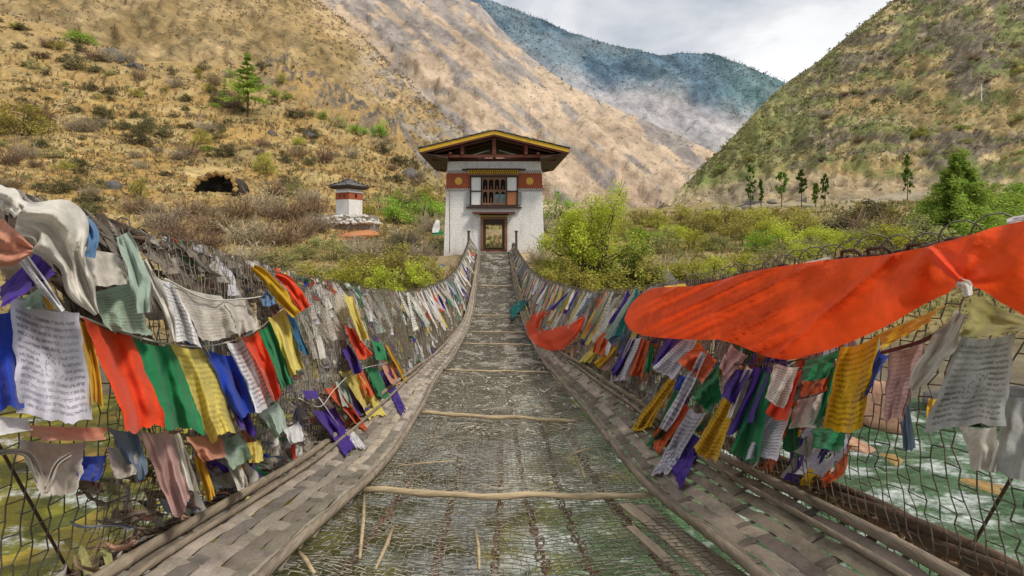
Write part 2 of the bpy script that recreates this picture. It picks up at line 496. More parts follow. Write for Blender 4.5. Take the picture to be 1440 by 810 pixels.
def sheet(name, px, foot, ridge, amp, mat, colfn, ns=150, seed=1, bulge=0.0, gully=(3.0, 1.0), pw=1.0, dirn=.75, gs=1.0):
    """a mountainside: foot and ridge are functions px -> (py, Y); the back falls away behind the ridge"""
    fpy, fY = foot(px); rpy, rY = ridge(px)
    s = np.concatenate([np.linspace(0, 1, ns), 1 + np.linspace(0.02, 0.5, 14)])
    A = np.stack([(px - CX) * fY / F, fY, (HY - fpy) * fY / F], -1)
    B = np.stack([(px - CX) * rY / F, rY, (HY - rpy) * rY / F], -1)
    sc_ = np.minimum(s, 1.0)
    p = A[:, None] * (1 - sc_[None, :, None]) + B[:, None] * sc_[None, :, None]
    bk = np.maximum(s - 1, 0)
    D = np.linalg.norm(B - A, axis=1)[:, None]
    p[..., 1] += bk[None] * D * 1.2
    p[..., 2] -= bk[None] * D * 0.9
    L = np.median(D)
    g = p / L
    bx_ = np.repeat(px[:, None], len(s), 1); by_ = HY - p[..., 2] * F / p[..., 1]
    ca, sa = math.cos(dirn), math.sin(dirn)
    al = (bx_ * ca + by_ * sa) / gs; ac = (-bx_ * sa + by_ * ca) / gs
    wv_ = fbm(np.stack([bx_ / 60, by_ / 60, bx_ * 0 + seed], -1), 3, seed + 2)
    n = fbm(g * 3.0, 6, seed) + 1.0 * (ridged(np.stack([ac / 32 + wv_ * .7, al / 240, al * 0 + 3], -1), 5, seed + 9) - 0.6) + .35 * fbm(np.stack([bx_ / 9, by_ / 8, bx_ * 0], -1), 4, seed + 4)
    edge = np.where(s <= 1, 1 - 0.75 * sst(0.8, 1.0, s), 0.25)[None]
    k = (n * amp * L) * edge * sst(0, 0.06, s)[None]
    bl = np.sin(np.pi * np.clip(s, 0, 1))[None] * bulge * L
    nrm = np.cross(B - A, np.array([1.0, 0, 0])); nrm = nrm / np.linalg.norm(nrm, axis=1)[:, None]
    nrm = np.where((nrm[:, 1] > 0)[:, None], -nrm, nrm)
    p = p + (k + bl)[..., None] * nrm[:, None]
    ppx = CX + p[..., 0] * F / p[..., 1]; ppy = HY - p[..., 2] * F / p[..., 1]
    col = colfn(p, ppx, ppy, np.repeat(s[None], len(px), 0), n, g)
    idx = np.arange(p.shape[0] * p.shape[1]).reshape(p.shape[:2])
    fa = np.stack([idx[:-1, :-1], idx[1:, :-1], idx[1:, 1:], idx[:-1, 1:]], -1).reshape(-1, 4)
    o = link(name, raw_mesh(name, p.reshape(-1, 3), fa, True, col.reshape(-1, 3)), mat)
    tag(o, kind='structure')
    return p, ppx, ppy, s


def poly(pts):
    a = np.array(pts, float)
    return lambda x: np.interp(x, a[:, 0], a[:, 1])


# dry grass mountainside behind the near hill on the left
def col_slope(p, px, py, s, n, g):
    Z = px * 0; a = fbm(np.stack([px / 60, py / 40, Z], -1), 5, 41); b = fbm(np.stack([px / 11, py / 6, Z], -1), 4, 42)
    c = mixc((0.36, 0.255, 0.12), (0.46, 0.335, 0.175), sst(-.2, .25, a))
    c = mixc(c, (0.20, 0.155, 0.085), sst(0.0, 0.3, b) * 0.6)
    d = fbm(np.stack([(-px * .55 + py * .83) / 8, (px * .83 + py * .55) / 30, Z], -1), 4, 44)
    c = mixc(c, (0.24, 0.19, 0.10), sst(0.05, .3, d) * .5)
    c = mixc(c, (0.54, 0.39, 0.22), sst(330, 450, px) * sst(-.15, .15, a) * 0.6)
    rk = sst(-.06, .06, b * 0.8 + d * .5 - .02) * sst(480, 550, px) * 0.9
    return mixc(c, mixc((0.20, 0.18, 0.165), (.34, .30, .26), sst(-.2, .2, d)), rk)


r1 = poly([(-1400, -700), (-600, -420), (0, -250), (250, -110), (380, -40), (440, -4), (500, 42), (545, 92), (590, 140), (640, 195), (690, 250), (760, 300)])
f1 = poly([(-1400, 60), (0, 120), (300, 150), (480, 200), (600, 275), (760, 306)])
M_hill = terrain_mat('hillside', 0.16, 0.045, 0.9, 2.0, 0.5, 1.35, speck=(0.5, 0.45, (0.12, 0.10, 0.05)), st=(1, .35, 1))
slope_s = sheet('mountain_slope', np.arange(-1400, 764, 6.0),
           lambda x: (f1(x), 190 + 0 * x), lambda x: (r1(x), np.interp(x, [-1400, 0, 440, 760], [520, 480, 430, 300])),
           0.018, M_hill, col_slope, 190, 51, 0.02)


# pink crags across the middle distance
def col_crag(p, px, py, s, n, g):
    Z = px * 0
    a = fbm(np.stack([px / 70, py / 55, Z], -1), 5, 61); b = fbm(np.stack([px / 13, py / 10, Z], -1), 5, 62)
    al = px * .78 + py * .62; ac = -px * .62 + py * .78
    d = fbm(np.stack([ac / 9, al / 52, Z], -1), 5, 63)
    c = mixc((0.50, 0.365, 0.24), (0.57, 0.43, 0.29), sst(-.3, .35, a))
    c = mixc(c, (0.40, 0.30, 0.195), sst(0.0, 0.3, b) * 0.5)
    c = mixc(c, (0.34, 0.275, 0.165), sst(0.05, 0.3, d) * 0.4)
    top = 1 - sst(40, 140, py - (px - 640) * 0.5)
    big = fbm(np.stack([px / 95, py / 60, Z + 4], -1), 3, 66)
    rk = sst(0.0, .07, d * 1.15 + b * 0.45 + big * .7 - 0.27 + 0.40 * top)
    c = mixc(c, mixc((0.17, 0.165, 0.175), (0.30, 0.27, 0.25), sst(-.2, .2, b)), rk * 0.85)
    return mixc(c, (0.50, 0.44, 0.42), 0.18)


r2 = poly([(200, -320), (380, -170), (520, -80), (600, -30), (645, -8), (675, 6), (700, 36), (740, 76), (800, 120), (860, 150), (930, 182), (1003, 213), (1030, 228), (1100, 262)])
f2_ = poly([(200, 260), (600, 300), (800, 300), (930, 298), (1003, 262), (1100, 275)])
M_crag = terrain_mat('crag_rock', 0.05, 0.014, 1.0, 6.0, 0.6, 1.25, speck=(0.12, 0.4, (0.20, 0.18, 0.13)), st=(1, .25, 1))
crag_s = sheet('crag_mountain', np.arange(200, 1104, 4.0), lambda x: (f2_(x), np.interp(x, [200, 930, 1100], [380, 420, 800])),
      lambda x: (r2(x), np.interp(x, [200, 640, 1000, 1100], [900, 1000, 900, 850])), 0.040, M_crag, col_crag, 230, 71, 0.0, (8.0, 5.0))


# forested far mountain; distance haze put into the colour, blue above, pale valley below
def col_far(p, px, py, s, n, g):
    Z = px * 0; a = fbm(np.stack([px / 50, py / 32, Z], -1), 5, 81); b = fbm(np.stack([px / 9, py / 7, Z], -1), 5, 82)
    rv = ridged(np.stack([(-px * .5 + py * .85) / 20 + a, (px * .85 + py * .5) / 60, Z], -1), 4, 83)
    line = np.interp(px, [560, 690, 760, 860, 930, 1000, 1060, 1130], [40, 62, 100, 122, 134, 152, 160, 160])
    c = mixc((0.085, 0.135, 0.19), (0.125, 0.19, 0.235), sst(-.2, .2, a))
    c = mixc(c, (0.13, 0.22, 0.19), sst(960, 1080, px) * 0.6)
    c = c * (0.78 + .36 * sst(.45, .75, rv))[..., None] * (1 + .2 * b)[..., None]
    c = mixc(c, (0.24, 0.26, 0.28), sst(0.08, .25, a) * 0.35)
    lowc = mixc((0.40, 0.38, 0.385), (0.46, 0.43, 0.42), sst(-.2, .3, a))  # pale valley haze painted as ground colour
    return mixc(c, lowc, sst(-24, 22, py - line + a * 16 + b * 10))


r3 = poly([(400, -160), (560, -62), (680, -2), (720, 12), (760, 26), (800, 45), (850, 60), (900, 72), (930, 78), (960, 74), (1010, 77), (1050, 92), (1090, 108), (1120, 120), (1200, 165), (1300, 215), (1500, 280)])
M_far = terrain_mat('far_forest', 0.03, 0.006, 0.9, 14.0, 0.7, 1.25, speck=(0.05, 0.45, (0.085, 0.14, 0.165)), st=(1, .25, 1))
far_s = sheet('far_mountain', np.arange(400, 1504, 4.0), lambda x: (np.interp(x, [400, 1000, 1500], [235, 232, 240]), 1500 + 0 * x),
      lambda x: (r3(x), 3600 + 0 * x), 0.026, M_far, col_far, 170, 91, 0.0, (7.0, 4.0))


# scrubby hill on the right with the road cut at its foot
def col_right(p, px, py, s, n, g):
    Z = px * 0; a = fbm(np.stack([px / 80, py / 50, Z], -1), 5, 101); b = fbm(np.stack([px / 22, py / 13, Z], -1), 5, 102)
    ww = fbm(np.stack([px / 60, py / 60, Z], -1), 3, 107); st = fbm(np.stack([(px + py * .3) / 70, (py + px * .16) / 11 + ww * 1.6, Z], -1), 5, 103)
    f = fbm(np.stack([px / 5, py / 4, Z], -1), 3, 104)
    c = mixc((0.36, 0.265, 0.125), (0.46, 0.37, 0.20), sst(-.15, .2, a + .5 * f))
    rk = sst(-.04, .07, st + 0.45 * a + .25 * b + .04 * np.sin(py * .11 + px * .03))
    c = mixc(c, mixc((0.12, 0.10, 0.085), (0.21, .175, .135), sst(-.15, .15, f)), rk * 0.9)
    c = mixc(c, (0.19, 0.22, 0.075), sst(0.10, 0.25, b + 0.5 * fbm(np.stack([px / 75, py / 45, Z + 7], -1), 3, 108) + .3 * f) * 0.75)
    track = np.exp(-((py - (205 - (px - 1130) * .30 + 9 * np.sin(px * .03))) / 2.2) ** 2) + np.exp(-((py - (172 + (px - 1250) * .06 + 5 * np.sin(px * .04))) / 2.0) ** 2) * (px > 1190)
    c = mixc(c, (.50, .40, .24), np.clip(track, 0, 1) * .7 * (px > 1060))
    ln = 290 - (px - 935) * 1.06
    gb = (1 - sst(1010, 1180, px)) * sst(-12, 20, py - ln) * (1 - sst(255, 275, py + (px - 1000) * 0.12))
    c = mixc(c, mixc((0.18, 0.235, 0.07), (0.27, 0.25, 0.11), sst(-.1, .3, b)), gb * 0.85)
    cut = sst(0, 14, py - np.interp(px, [930, 960, 1060, 1140, 1230, 1300, 1440], [262, 262, 244, 232, 246, 240, 246])) 
    cc = mixc((0.42, 0.33, 0.21), (0.29, 0.24, 0.165), sst(-.15, .15, st + .4 * b))
    return mixc(c, cc, cut * 0.9)


r4 = poly([(925, 296), (940, 284), (960, 262), (1000, 226), (1050, 172), (1100, 122), (1150, 88), (1200, 46), (1255, 2), (1330, -55), (1440, -120), (2000, -330), (3000, -500)])
f4 = poly([(925, 300), (1440, 284), (3000, 240)])
M_rhill = terrain_mat('scrub_hill', 0.30, 0.08, 0.9, 1.2, 0.5, 1.4, speck=(0.7, 0.4, (0.12, 0.115, 0.055)), st=(1, .5, 1))
rh = sheet('scrub_hill', np.concatenate([np.arange(925, 1520, 3.0), np.arange(1540, 3000, 40.0)]), lambda x: (f4(x), np.interp(x, [925, 1440], [165, 140])),
      lambda x: (r4(x), np.interp(x, [925, 1255, 1440, 3000], [180, 320, 380, 420])), 0.034, M_rhill, col_right, 210, 111, -0.008, (6.0, 2.0), dirn=1.9, gs=1.3)


def sheet_hit(sh, px, py):
    p, ppx, ppy, s = sh
    m = (s <= 0.98)
    d = (ppx[:, m] - px) ** 2 + (ppy[:, m] - py) ** 2
    i = np.unravel_index(np.argmin(d), d.shape)
    return Vector(p[:, m][i])


# ------------------------------------------------------------------ river
def water_mat():
    m, nt, b = newmat('river_water')
    tc = nd(nt, 'ShaderNodeTexCoord'); ob = tc.outputs['Object']
    sp = nd(nt, 'ShaderNodeSeparateXYZ'); nt.links.new(ob, sp.inputs[0])
    green = ramp(nt, noise_out(nt, 0.9, 5, 0.6, stretch=(0.5, 1.4, 1)), [(0.3, (0.03, 0.075, 0.035)), (0.6, (0.075, 0.14, 0.065)), (0.75, (0.16, 0.24, 0.15))])
    green = mixn(nt, 1.0, green, ramp(nt, noise_out(nt, 5, 8, 0.75, stretch=(.6, 1.4, 1)), [(0.3, 0.5), (0.5, 1.0), (0.68, 2.1)]), 'MULTIPLY')
    vo = nd(nt, 'ShaderNodeTexVoronoi'); vo.inputs['Scale'].default_value = 2.3
    dn = nd(nt, 'ShaderNodeTexNoise'); dn.inputs['Scale'].default_value = 2.5; nt.links.new(ob, dn.inputs['Vector'])
    dm = mixn(nt, 0.35, ob, dn.outputs['Color']); nt.links.new(dm, vo.inputs['Vector'])
    stones = ramp(nt, vo.outputs['Color'], [(0.1, (0.12, 0.125, 0.02)), (0.4, (0.27, 0.25, 0.03)), (0.7, (0.42, 0.34, 0.03)), (0.95, (0.48, 0.30, 0.07))])
    edge = ramp(nt, vo.outputs['Distance'], [(0.15, 1.0), (0.5, 0.35)])
    stones = mixn(nt, 1.0, stones, edge, 'MULTIPLY')
    shal = mathn(nt, 'ADD', mathn(nt, 'MULTIPLY', sp.outputs[0], -0.28), mathn(nt, 'MULTIPLY', mathn(nt, 'SUBTRACT', noise_out(nt, 0.35, 4), 0.5), 2.6))
    shal = mathn(nt, 'ADD', shal, 1.05, clamp=True)
    c = mixn(nt, mathn(nt, 'MULTIPLY', shal, 0.9), green, stones)
    f1n = noise_out(nt, 1.4, 12, 0.74, stretch=(0.75, 1.35, 1)); f2n = noise_out(nt, 0.28, 3)
    ux = mathn(nt, 'MULTIPLY', mathn(nt, 'ABSOLUTE', mathn(nt, 'SUBTRACT', sp.outputs[0], 0.4)), 0.35)
    under = mathn(nt, 'MULTIPLY', mathn(nt, 'SUBTRACT', 1.0, ux, clamp=True), 0.115)
    lf = mathn(nt, 'MULTIPLY', mathn(nt, 'LESS_THAN', sp.outputs[0], -3.0), -0.02)
    fo = mathn(nt, 'ADD', mathn(nt, 'ADD', mathn(nt, 'ADD', mathn(nt, 'MULTIPLY', f1n, 0.75), mathn(nt, 'MULTIPLY', f2n, 0.4)), under), lf)
    foam = ramp(nt, fo, [(0.60, 0.0), (0.67, 0.75), (0.75, 1.0)])
    fine = ramp(nt, noise_out(nt, 9, 4, 0.7, stretch=(.7, 1.3, 1)), [(0.35, 0.25), (0.6, 1.0)])
    foam = mathn(nt, 'MULTIPLY', foam, fine)
    nt.links.new(mixn(nt, foam, c, (0.75, 0.79, 0.77)), b.inputs['Base Color'])
    nt.links.new(mathn(nt, 'MULTIPLY_ADD', foam, 0.5, 0.12), b.inputs['Roughness'])
    b.inputs['Specular IOR Level'].default_value = 0.4; b.inputs['IOR'].default_value = 1.33
    add_bump(nt, b, noise_out(nt, 2.6, 9, 0.68, stretch=(0.6, 1.5, 1)), 0.9, 0.16)
    return m


WZ = -4.2
x_ = np.concatenate([np.linspace(-90, -16, 40), np.linspace(-15, 15, 220), np.linspace(16, 90, 40)]); y_ = np.concatenate([np.linspace(-8, 0, 20), np.linspace(0.2, 14, 150)])
bx, by = np.meshgrid(x_, y_, indexing='ij')
bz = WZ + 0.09 * fbm(np.stack([bx / 1.6, by / 0.8, bx * 0], -1), 4, 55) + 0.06 * ridged(np.stack([bx / 2.5, by / 1.2, bx * 0], -1), 3, 56)
i2 = np.arange(bx.size).reshape(bx.shape)
f2 = np.stack([i2[:-1, :-1], i2[1:, :-1], i2[1:, 1:], i2[:-1, 1:]], -1).reshape(-1, 4)
tag(link('river', raw_mesh('river', np.stack([bx, by, bz], -1).reshape(-1, 3), f2, True), water_mat()), kind='structure')


def rock_mesh(name, seed, sub=4, rough=0.35):
    bm = bmesh.new(); bmesh.ops.create_icosphere(bm, subdivisions=sub, radius=1)
    p = np.array([v.co[:] for v in bm.verts])
    k = 1 + rough * 1.3 * fbm(p * 1.5, 4, seed) + 0.16 * (ridged(p * 3, 4, seed + 3) - .6) + .05 * fbm(p * 14, 2, seed + 5)
    q = p * k[:, None]
    # flatten some facets
    for j in range(13):
        d = rng.normal(size=3); d /= np.linalg.norm(d)
        h = q @ d; lim = 0.66
        over = np.maximum(h - lim, 0); q -= over[:, None] * d * 0.85
    for v, c_ in zip(bm.verts, q): v.co = c_
    me = bpy.data.meshes.new(name); bm.to_mesh(me); bm.free()
    me.polygons.foreach_set('use_smooth', np.ones(len(me.polygons), dtype=bool))
    return me


M_rockp = simple('boulder_pale', (0.42, 0.37, 0.30), 0.85, 0.45, 3, 0.7)
M_rocko = simple('boulder_orange', (0.42, 0.24, 0.15), 0.7, 0.6, 4, 0.7)
M_rocky = simple('boulder_ochre', (0.34, 0.215, 0.075), 0.6, 0.75, 5, 0.7)
M_rockd = simple('boulder_dark', (0.12, 0.11, 0.10), 0.8, 0.5, 3, 0.7)
rocks = [rock_mesh('boulder', 200 + k) for k in range(5)]


def rock(px, py, Y, wpx, hpx, mat, label, cat='boulder', group=None, k=0, z=None):
    p = P(px, py, Y); s = Y / F
    me = rocks[k % 5].copy(); me.materials.clear(); me.materials.append(mat)
    o = bpy.data.objects.new('boulder', me); COL.objects.link(o)
    o.location = p; o.scale = (wpx * s / 2, wpx * s / 2 * 0.8, hpx * s / 2); o.rotation_euler = (0, 0, k * 1.3)
    tag(o, label, cat, group)
    return o


rock(1095, 590, 10.5, 90, 62, M_rockp, 'pale rounded boulder on the river bank beneath the white flags of the right rail', k=0)
rock(1218, 566, 11.0, 130, 90, M_rocko, 'large pinkish orange boulder at the water edge right of the yellow flag', k=1)
rock(1190, 630, 9.7, 95, 40, M_rocko, 'orange brown boulder lying in front of the large pinkish boulder', k=2)
rock(1258, 652, 9.0, 70, 26, M_rocky, 'small ochre yellow rock at the tip of the orange boulders', k=3)
rock(1160, 606, 10.6, 60, 34, M_rockp, 'small cream boulder between the white flag and the orange boulders', k=4)
rock(1395, 692, 8.0, 110, 24, M_rocky, 'flat orange mottled rock breaking the green water on the right', k=2)
rock(1345, 572, 11.2, 120, 56, M_rockd, 'dark bank boulder behind the hanging grey flag', k=3)
rock(1440, 580, 11.0, 90, 80, M_rockd, 'dark bank boulder at the right edge of the photo', k=4)
rock(300, 648, 9.4, 44, 14, M_rocky, 'ochre river stone behind the orange flag on the left', k=1)
rock(40, 640, 8.6, 50, 14, M_rocky, 'orange tinged river stone near the left edge of the photo', k=0)
rock(150, 690, 7.9, 40, 9, M_rocky, 'yellow stone just breaking the shallow water on the left', k=3)
# ------------------------------------------------------------------ the bridge
def cub(xs, ys):
    """smooth interpolation through control points (monotone tangents)"""
    xs = np.array(xs, float); ys = np.array(ys, float)
    h = np.diff(xs); d = np.diff(ys) / h
    m = np.concatenate([[d[0]], (d[:-1] * h[1:] + d[1:] * h[:-1]) / (h[1:] + h[:-1]), [d[-1]]])

    def f(x):
        x = np.asarray(x, float)
        i = np.clip(np.searchsorted(xs, x) - 1, 0, len(xs) - 2)
        t = (x - xs[i]) / h[i]
        t2, t3 = t * t, t * t * t
        return (2 * t3 - 3 * t2 + 1) * ys[i] + (t3 - 2 * t2 + t) * h[i] * m[i] + (-2 * t3 + 3 * t2) * ys[i + 1] + (t3 - t2) * h[i] * m[i + 1]
    return f


deckz = cub([-1.5, 0, 1.75, 2.7, 4.6, 6.2, 9.5, 12.5, 15.3, 18, 21, 24, 27, 29.6],
            [-.9, -1.0, -1.25, -1.455, -1.74, -1.93, -2.36, -2.62, -2.72, -2.5, -2.12, -1.58, -1.2, -.97])
inL = cub([-1.5, 1.75, 2.7, 4.6, 6.2, 9.5, 15.3, 21, 24, 29.6], [-.80, -.79, -.74, -.73, -.77, -.79, -.76, -.80, -.82, -.9])
inR = cub([-1.5, 1.75, 2.7, 4.6, 6.2, 9.5, 15.3, 21, 24, 29.6], [.95, .92, .86, .88, .83, .84, .84, .78, .76, .82])
outL = cub([-1.5, 1.75, 3, 6, 10, 16, 22, 29.6], [-1.28, -1.24, -1.2, -1.16, -1.1, -.98, -.98, -1.0])
outR = cub([-1.5, 1.75, 3, 6, 10, 16, 22, 29.6], [1.36, 1.32, 1.30, 1.2, 1.1, 1.02, .93, .92])
rLx = cub([-1.5, 1.37, 2.57, 4.4, 7, 10, 16.5, 23, 29], [-1.42, -1.38, -1.385, -1.40, -1.41, -1.42, -1.38, -1.42, -1.58])
rLz = cub([-1.5, 1.37, 2.57, 4.4, 7, 10, 16.5, 23, 29], [.40, .10, -.14, -.46, -.84, -1.10, -1.20, -.68, -.18])
rRx = cub([-1.5, 1.28, 2.62, 4.7, 6.7, 10.5, 16.5, 23, 29], [1.44, 1.40, 1.40, 1.40, 1.41, 1.36, 1.29, 1.18, 1.07])
rRz = cub([-1.5, 1.28, 2.62, 4.7, 6.7, 10.5, 16.5, 23, 29], [.24, .035, -.18, -.54, -.80, -1.08, -1.28, -.98, -.5])
Y0, Y1 = -0.6, 29.3

M_wire = simple('galvanised_wire', (0.50, 0.46, 0.38), 0.6, 0.4, 20, metal=0.15)
M_wired = simple('dark_wire', (0.15, 0.135, 0.105), 0.6, 0.4, 20, metal=0.2)
M_wireb = simple('brown_wire', (0.27, 0.225, 0.165), 0.7, 0.5, 20)
M_rust = simple('rusty_iron', (0.25, 0.145, 0.09), 0.85, 0.55, 30, 0.5, metal=0.25)
M_rustd = simple('dark_iron', (0.13, 0.085, 0.06), 0.8, 0.5, 30, 0.5, metal=0.3)


def hexnet(fn, L, W, cu, cv_, rad, jit, sides=3, keep=1.0):
    """hexagonal wire netting laid over fn(u metres along, v metres across) -> (n,3)"""
    nu = int(L / cu); nv = int(W / cv_)
    # brick layout: node rows; every cell a six-sided loop
    I, J = np.meshgrid(np.arange(nu), np.arange(nv), indexing='ij')
    off = 0.5 * (J % 2)
    u0 = (I + off) * cu; v0 = J * cv_
    # each cell owns nodes A (left-top) and B (right of it); edges: A-B, B-up, B-down
    def pt(u, v, k):
        n = np.stack([u, v, np.full_like(u, k)], -1)
        return fn(u + jit * cu * vnoise(n * 37.7 + 3, 7), v + jit * cv_ * vnoise(n * 41.3 + 11, 8))
    A = np.stack([u0, v0], -1)
    hx = cu * 0.27
    e = []
    a0, a1 = u0 - hx, u0 + hx
    e.append(((a0, v0), (a1, v0)))
    for dj in (1, -1):
        ok = ((J + dj) >= 0) & ((J + dj) < nv)
        un = u0 + 0.5 * cu
        e.append(((a1[ok], v0[ok]), (un[ok] - hx, (v0 + dj * cv_)[ok])))
    S, T = [], []
    for (p, q_) in e:
        S.append(pt(p[0].ravel(), p[1].ravel(), 0.0)); T.append(pt(q_[0].ravel(), q_[1].ravel(), 0.0))
    S = np.concatenate(S); T = np.concatenate(T)
    if keep < 1:
        m_ = rng.random(len(S)) < keep; S, T = S[m_], T[m_]
    return wires(S, T, rad, sides)


def wires(S, T, rad, sides=3):
    d = T - S; ln = np.linalg.norm(d, axis=1); ok = ln > 1e-6
    S, T, d, ln = S[ok], T[ok], d[ok], ln[ok]
    d = d / ln[:, None]
    ref = np.where((np.abs(d[:, 2]) > 0.9)[:, None], np.array([1.0, 0, 0]), np.array([0, 0, 1.0]))
    a = np.cross(d, ref); a /= np.linalg.norm(a, axis=1)[:, None]; b = np.cross(d, a)
    r = rad(S) if callable(rad) else np.full(len(S), rad)
    V = []
    for e in (S, T):
        for k in range(sides):
            t = 2 * math.pi * k / sides
            V.append(e + (a * math.cos(t) + b * math.sin(t)) * r[:, None])
    V = np.stack(V, 1)
    n = len(S)
    base = np.arange(n)[:, None] * (2 * sides)
    fs = []
    for k in range(sides):
        k2 = (k + 1) % sides
        fs.append(np.concatenate([base + k, base + k2, base + sides + k2, base + sides + k], 1))
    return V.reshape(-1, 3), np.stack(fs, 1).reshape(-1, 4)


def floor_fn(dz, wob, seed, yst):
    def fn(u, v):
        Y = yst + u
        t = v / 1.8
        a, b = inL(Y) - 0.06, inR(Y) + 0.06
        X = a + (b - a) * t
        n = np.stack([X * 3.1, Y * 2.3, X * 0 + seed], -1)
        z = deckz(Y) - dz - 0.055 * np.sin(np.pi * np.clip(t, 0, 1)) + wob * fbm(n, 3, seed)
        return np.stack([X + wob * vnoise(n * 1.3, seed + 5), Y + wob * vnoise(n * 1.7, seed + 6), z], -1)
    return fn


wr = lambda k: (lambda S: k * (0.0021 + 0.00010 * np.clip(S[:, 1], 0, 30)))
bridge = tag(empty('suspension_bridge', (0, 12, -2.7)), 'chain footbridge with wire net floor leading to the white gatehouse', 'bridge')


def bpart(name, me, mat):
    o = link(name, me, mat, bridge); o.matrix_parent_inverse = Matrix.Translation((0, -12, 2.7)); return o


v, f = hexnet(floor_fn(0.0, 0.02, 3, Y0), Y1 - Y0, 1.8, 0.075, 0.034, wr(0.9), 0.2)
v2, f2 = hexnet(floor_fn(0.03, 0.06, 13, Y0 + 2.4), Y1 - Y0 - 2.4, 1.8, 0.06, 0.028, wr(0.8), 0.3, keep=0.9)
v3, f3 = hexnet(floor_fn(0.015, 0.06, 23, Y0 + 3.4), Y1 - Y0 - 3.4, 1.8, 0.07, 0.032, wr(0.9), 0.35, keep=0.9)
bpart('floor_netting', raw_mesh('floor_netting', v, f), M_wired)
bpart('floor_netting', raw_mesh('floor_netting', v2, f2), M_wire)
bpart('floor_netting', raw_mesh('floor_netting', v3, f3), M_wire)


def side_fn(rx, rz, ox, sg):
    def fn(u, v):
        Y = Y0 + u
        t = np.clip(v / 1.25, 0, 1.05)
        xt, zt = rx(Y), rz(Y)
        xb, zb = ox(Y) + sg * 0.12, deckz(Y) - 0.03
        n = np.stack([Y * 1.1, t * 2.2, Y * 0], -1)
        X = xt + (xb - xt) * t + sg * 0.05 * fbm(n, 3, 77 + int(sg)) - sg * 0.04 * np.sin(np.pi * t)
        return np.stack([X, Y + 0.04 * vnoise(n * 2, 5), zt + (zb - zt) * t + 0.02 * vnoise(n * 2, 6)], -1)
    return fn


for (rx, rz, ox, sg) in ((rLx, rLz, outL, -1), (rRx, rRz, outR, 1)):
    v, f = hexnet(side_fn(rx, rz, ox, sg), Y1 - Y0, 1.25, 0.088, 0.045, wr(1.05), 0.18)
    s2_ = side_fn(rx, rz, ox, sg); off = 2.9 if sg > 0 else 2.2
    vB, fB = hexnet(lambda u, v: s2_(u + off, v) + np.array([-sg * .035, 0, .01]), Y1 - Y0 - off, 1.25, 0.06, 0.036, wr(0.75), 0.3)
    bpart('side_netting', raw_mesh('side_netting', vB, fB), M_wireb)
    bpart('side_netting', raw_mesh('side_netting', v, f), M_wired)


def link_template(l, w, r, nl=12, nr=5):
    pts = []
    for k in range(nl):
        t = 2 * math.pi * k / nl
        x = math.cos(t) * w / 2; y = math.sin(t) * w / 2
        y += (l - w) / 2 * (1 if math.sin(t) >= 0 else -1)
        pts.append((x, y))
    V = []
    for k, (x, y) in enumerate(pts):
        t = 2 * math.pi * k / nl
        for j in range(nr):
            s_ = 2 * math.pi * j / nr
            V.append((x + math.cos(t) * r * math.cos(s_), y + math.sin(t) * r * math.cos(s_), r * math.sin(s_)))
    Fc = []
    for k in range(nl):
        for j in range(nr):
            Fc.append((k * nr + j, ((k + 1) % nl) * nr + j, ((k + 1) % nl) * nr + (j + 1) % nr, k * nr + (j + 1) % nr))
    return np.array(V), np.array(Fc)


def chain(fx, fz, ya, yb, l, w, r, jit=0.0):
    T, Fc = link_template(l, w, r)
    V, FF = [], []
    Y = ya; k = 0
    while Y < yb:
        p = np.array([fx(Y), Y, fz(Y)]); p2 = np.array([fx(Y + .05), Y + .05, fz(Y + .05)])
        d = p2 - p; d /= np.linalg.norm(d)
        up = np.array([0, 0, 1.0]); sd_ = np.cross(d, up); sd_ /= np.linalg.norm(sd_); u = np.cross(sd_, d)
        an = (math.pi / 2 if k % 2 else 0) + 0.5 + RN.uniform(-.3, .3)
        a = sd_ * math.cos(an) + u * math.sin(an); b = np.cross(a, d)
        V.append(p + T[:, :1] * a + T[:, 1:2] * d + T[:, 2:] * b + rng.normal(size=3) * jit)
        FF.append(Fc + len(T) * k)
        step = (l - 2.2 * r) * d[1]
        Y += max(step, 0.02); k += 1
    return np.concatenate(V), np.concatenate(FF)


for (rx, rz, sg) in ((rLx, rLz, -1), (rRx, rRz, 1)):
    v, f = chain(rx, lambda Y, rz=rz: rz(Y) - .035, Y0, 29.0, 0.092, 0.045, 0.0072, 0.006)
    bpart('handrail_chain', raw_mesh('handrail_chain', v, f, True), M_rustd)
    # wire coil wound round the chain
    t = np.arange(Y0, 29.0, 0.012)
    an = t * 2 * math.pi / 0.11
    rr = 0.038 + 0.02 * vnoise(np.stack([t * 5, t * 0, t * 0], -1), 4)
    cp = np.stack([rx(t) + rr * np.cos(an), t, rz(t) + rr * np.sin(an) - 0.01], -1)
    v, f = wires(cp[:-1], cp[1:], wr(1.3), 3)
    bpart('wire_coil', raw_mesh('wire_coil', v, f), M_wired)
for k, (a, r_) in enumerate(((0.10, .014), (0.30, .010), (0.47, .010), (0.58, .011), (0.72, .010), (0.88, .015))):
    fx = lambda Y, a=a: float(inL(Y)) + (float(inR(Y)) - float(inL(Y))) * a + 0.02 * math.sin(Y * 1.3 + a * 20)
    fz = lambda Y, a=a: float(deckz(Y)) - 0.075 - 0.05 * math.sin(math.pi * a)
    v, f = chain(fx, fz, Y0, 29.0, 0.085, 0.042, r_ * 0.55, 0.005)
    bpart('deck_chain', raw_mesh('deck_chain', v, f, True), M_rust)
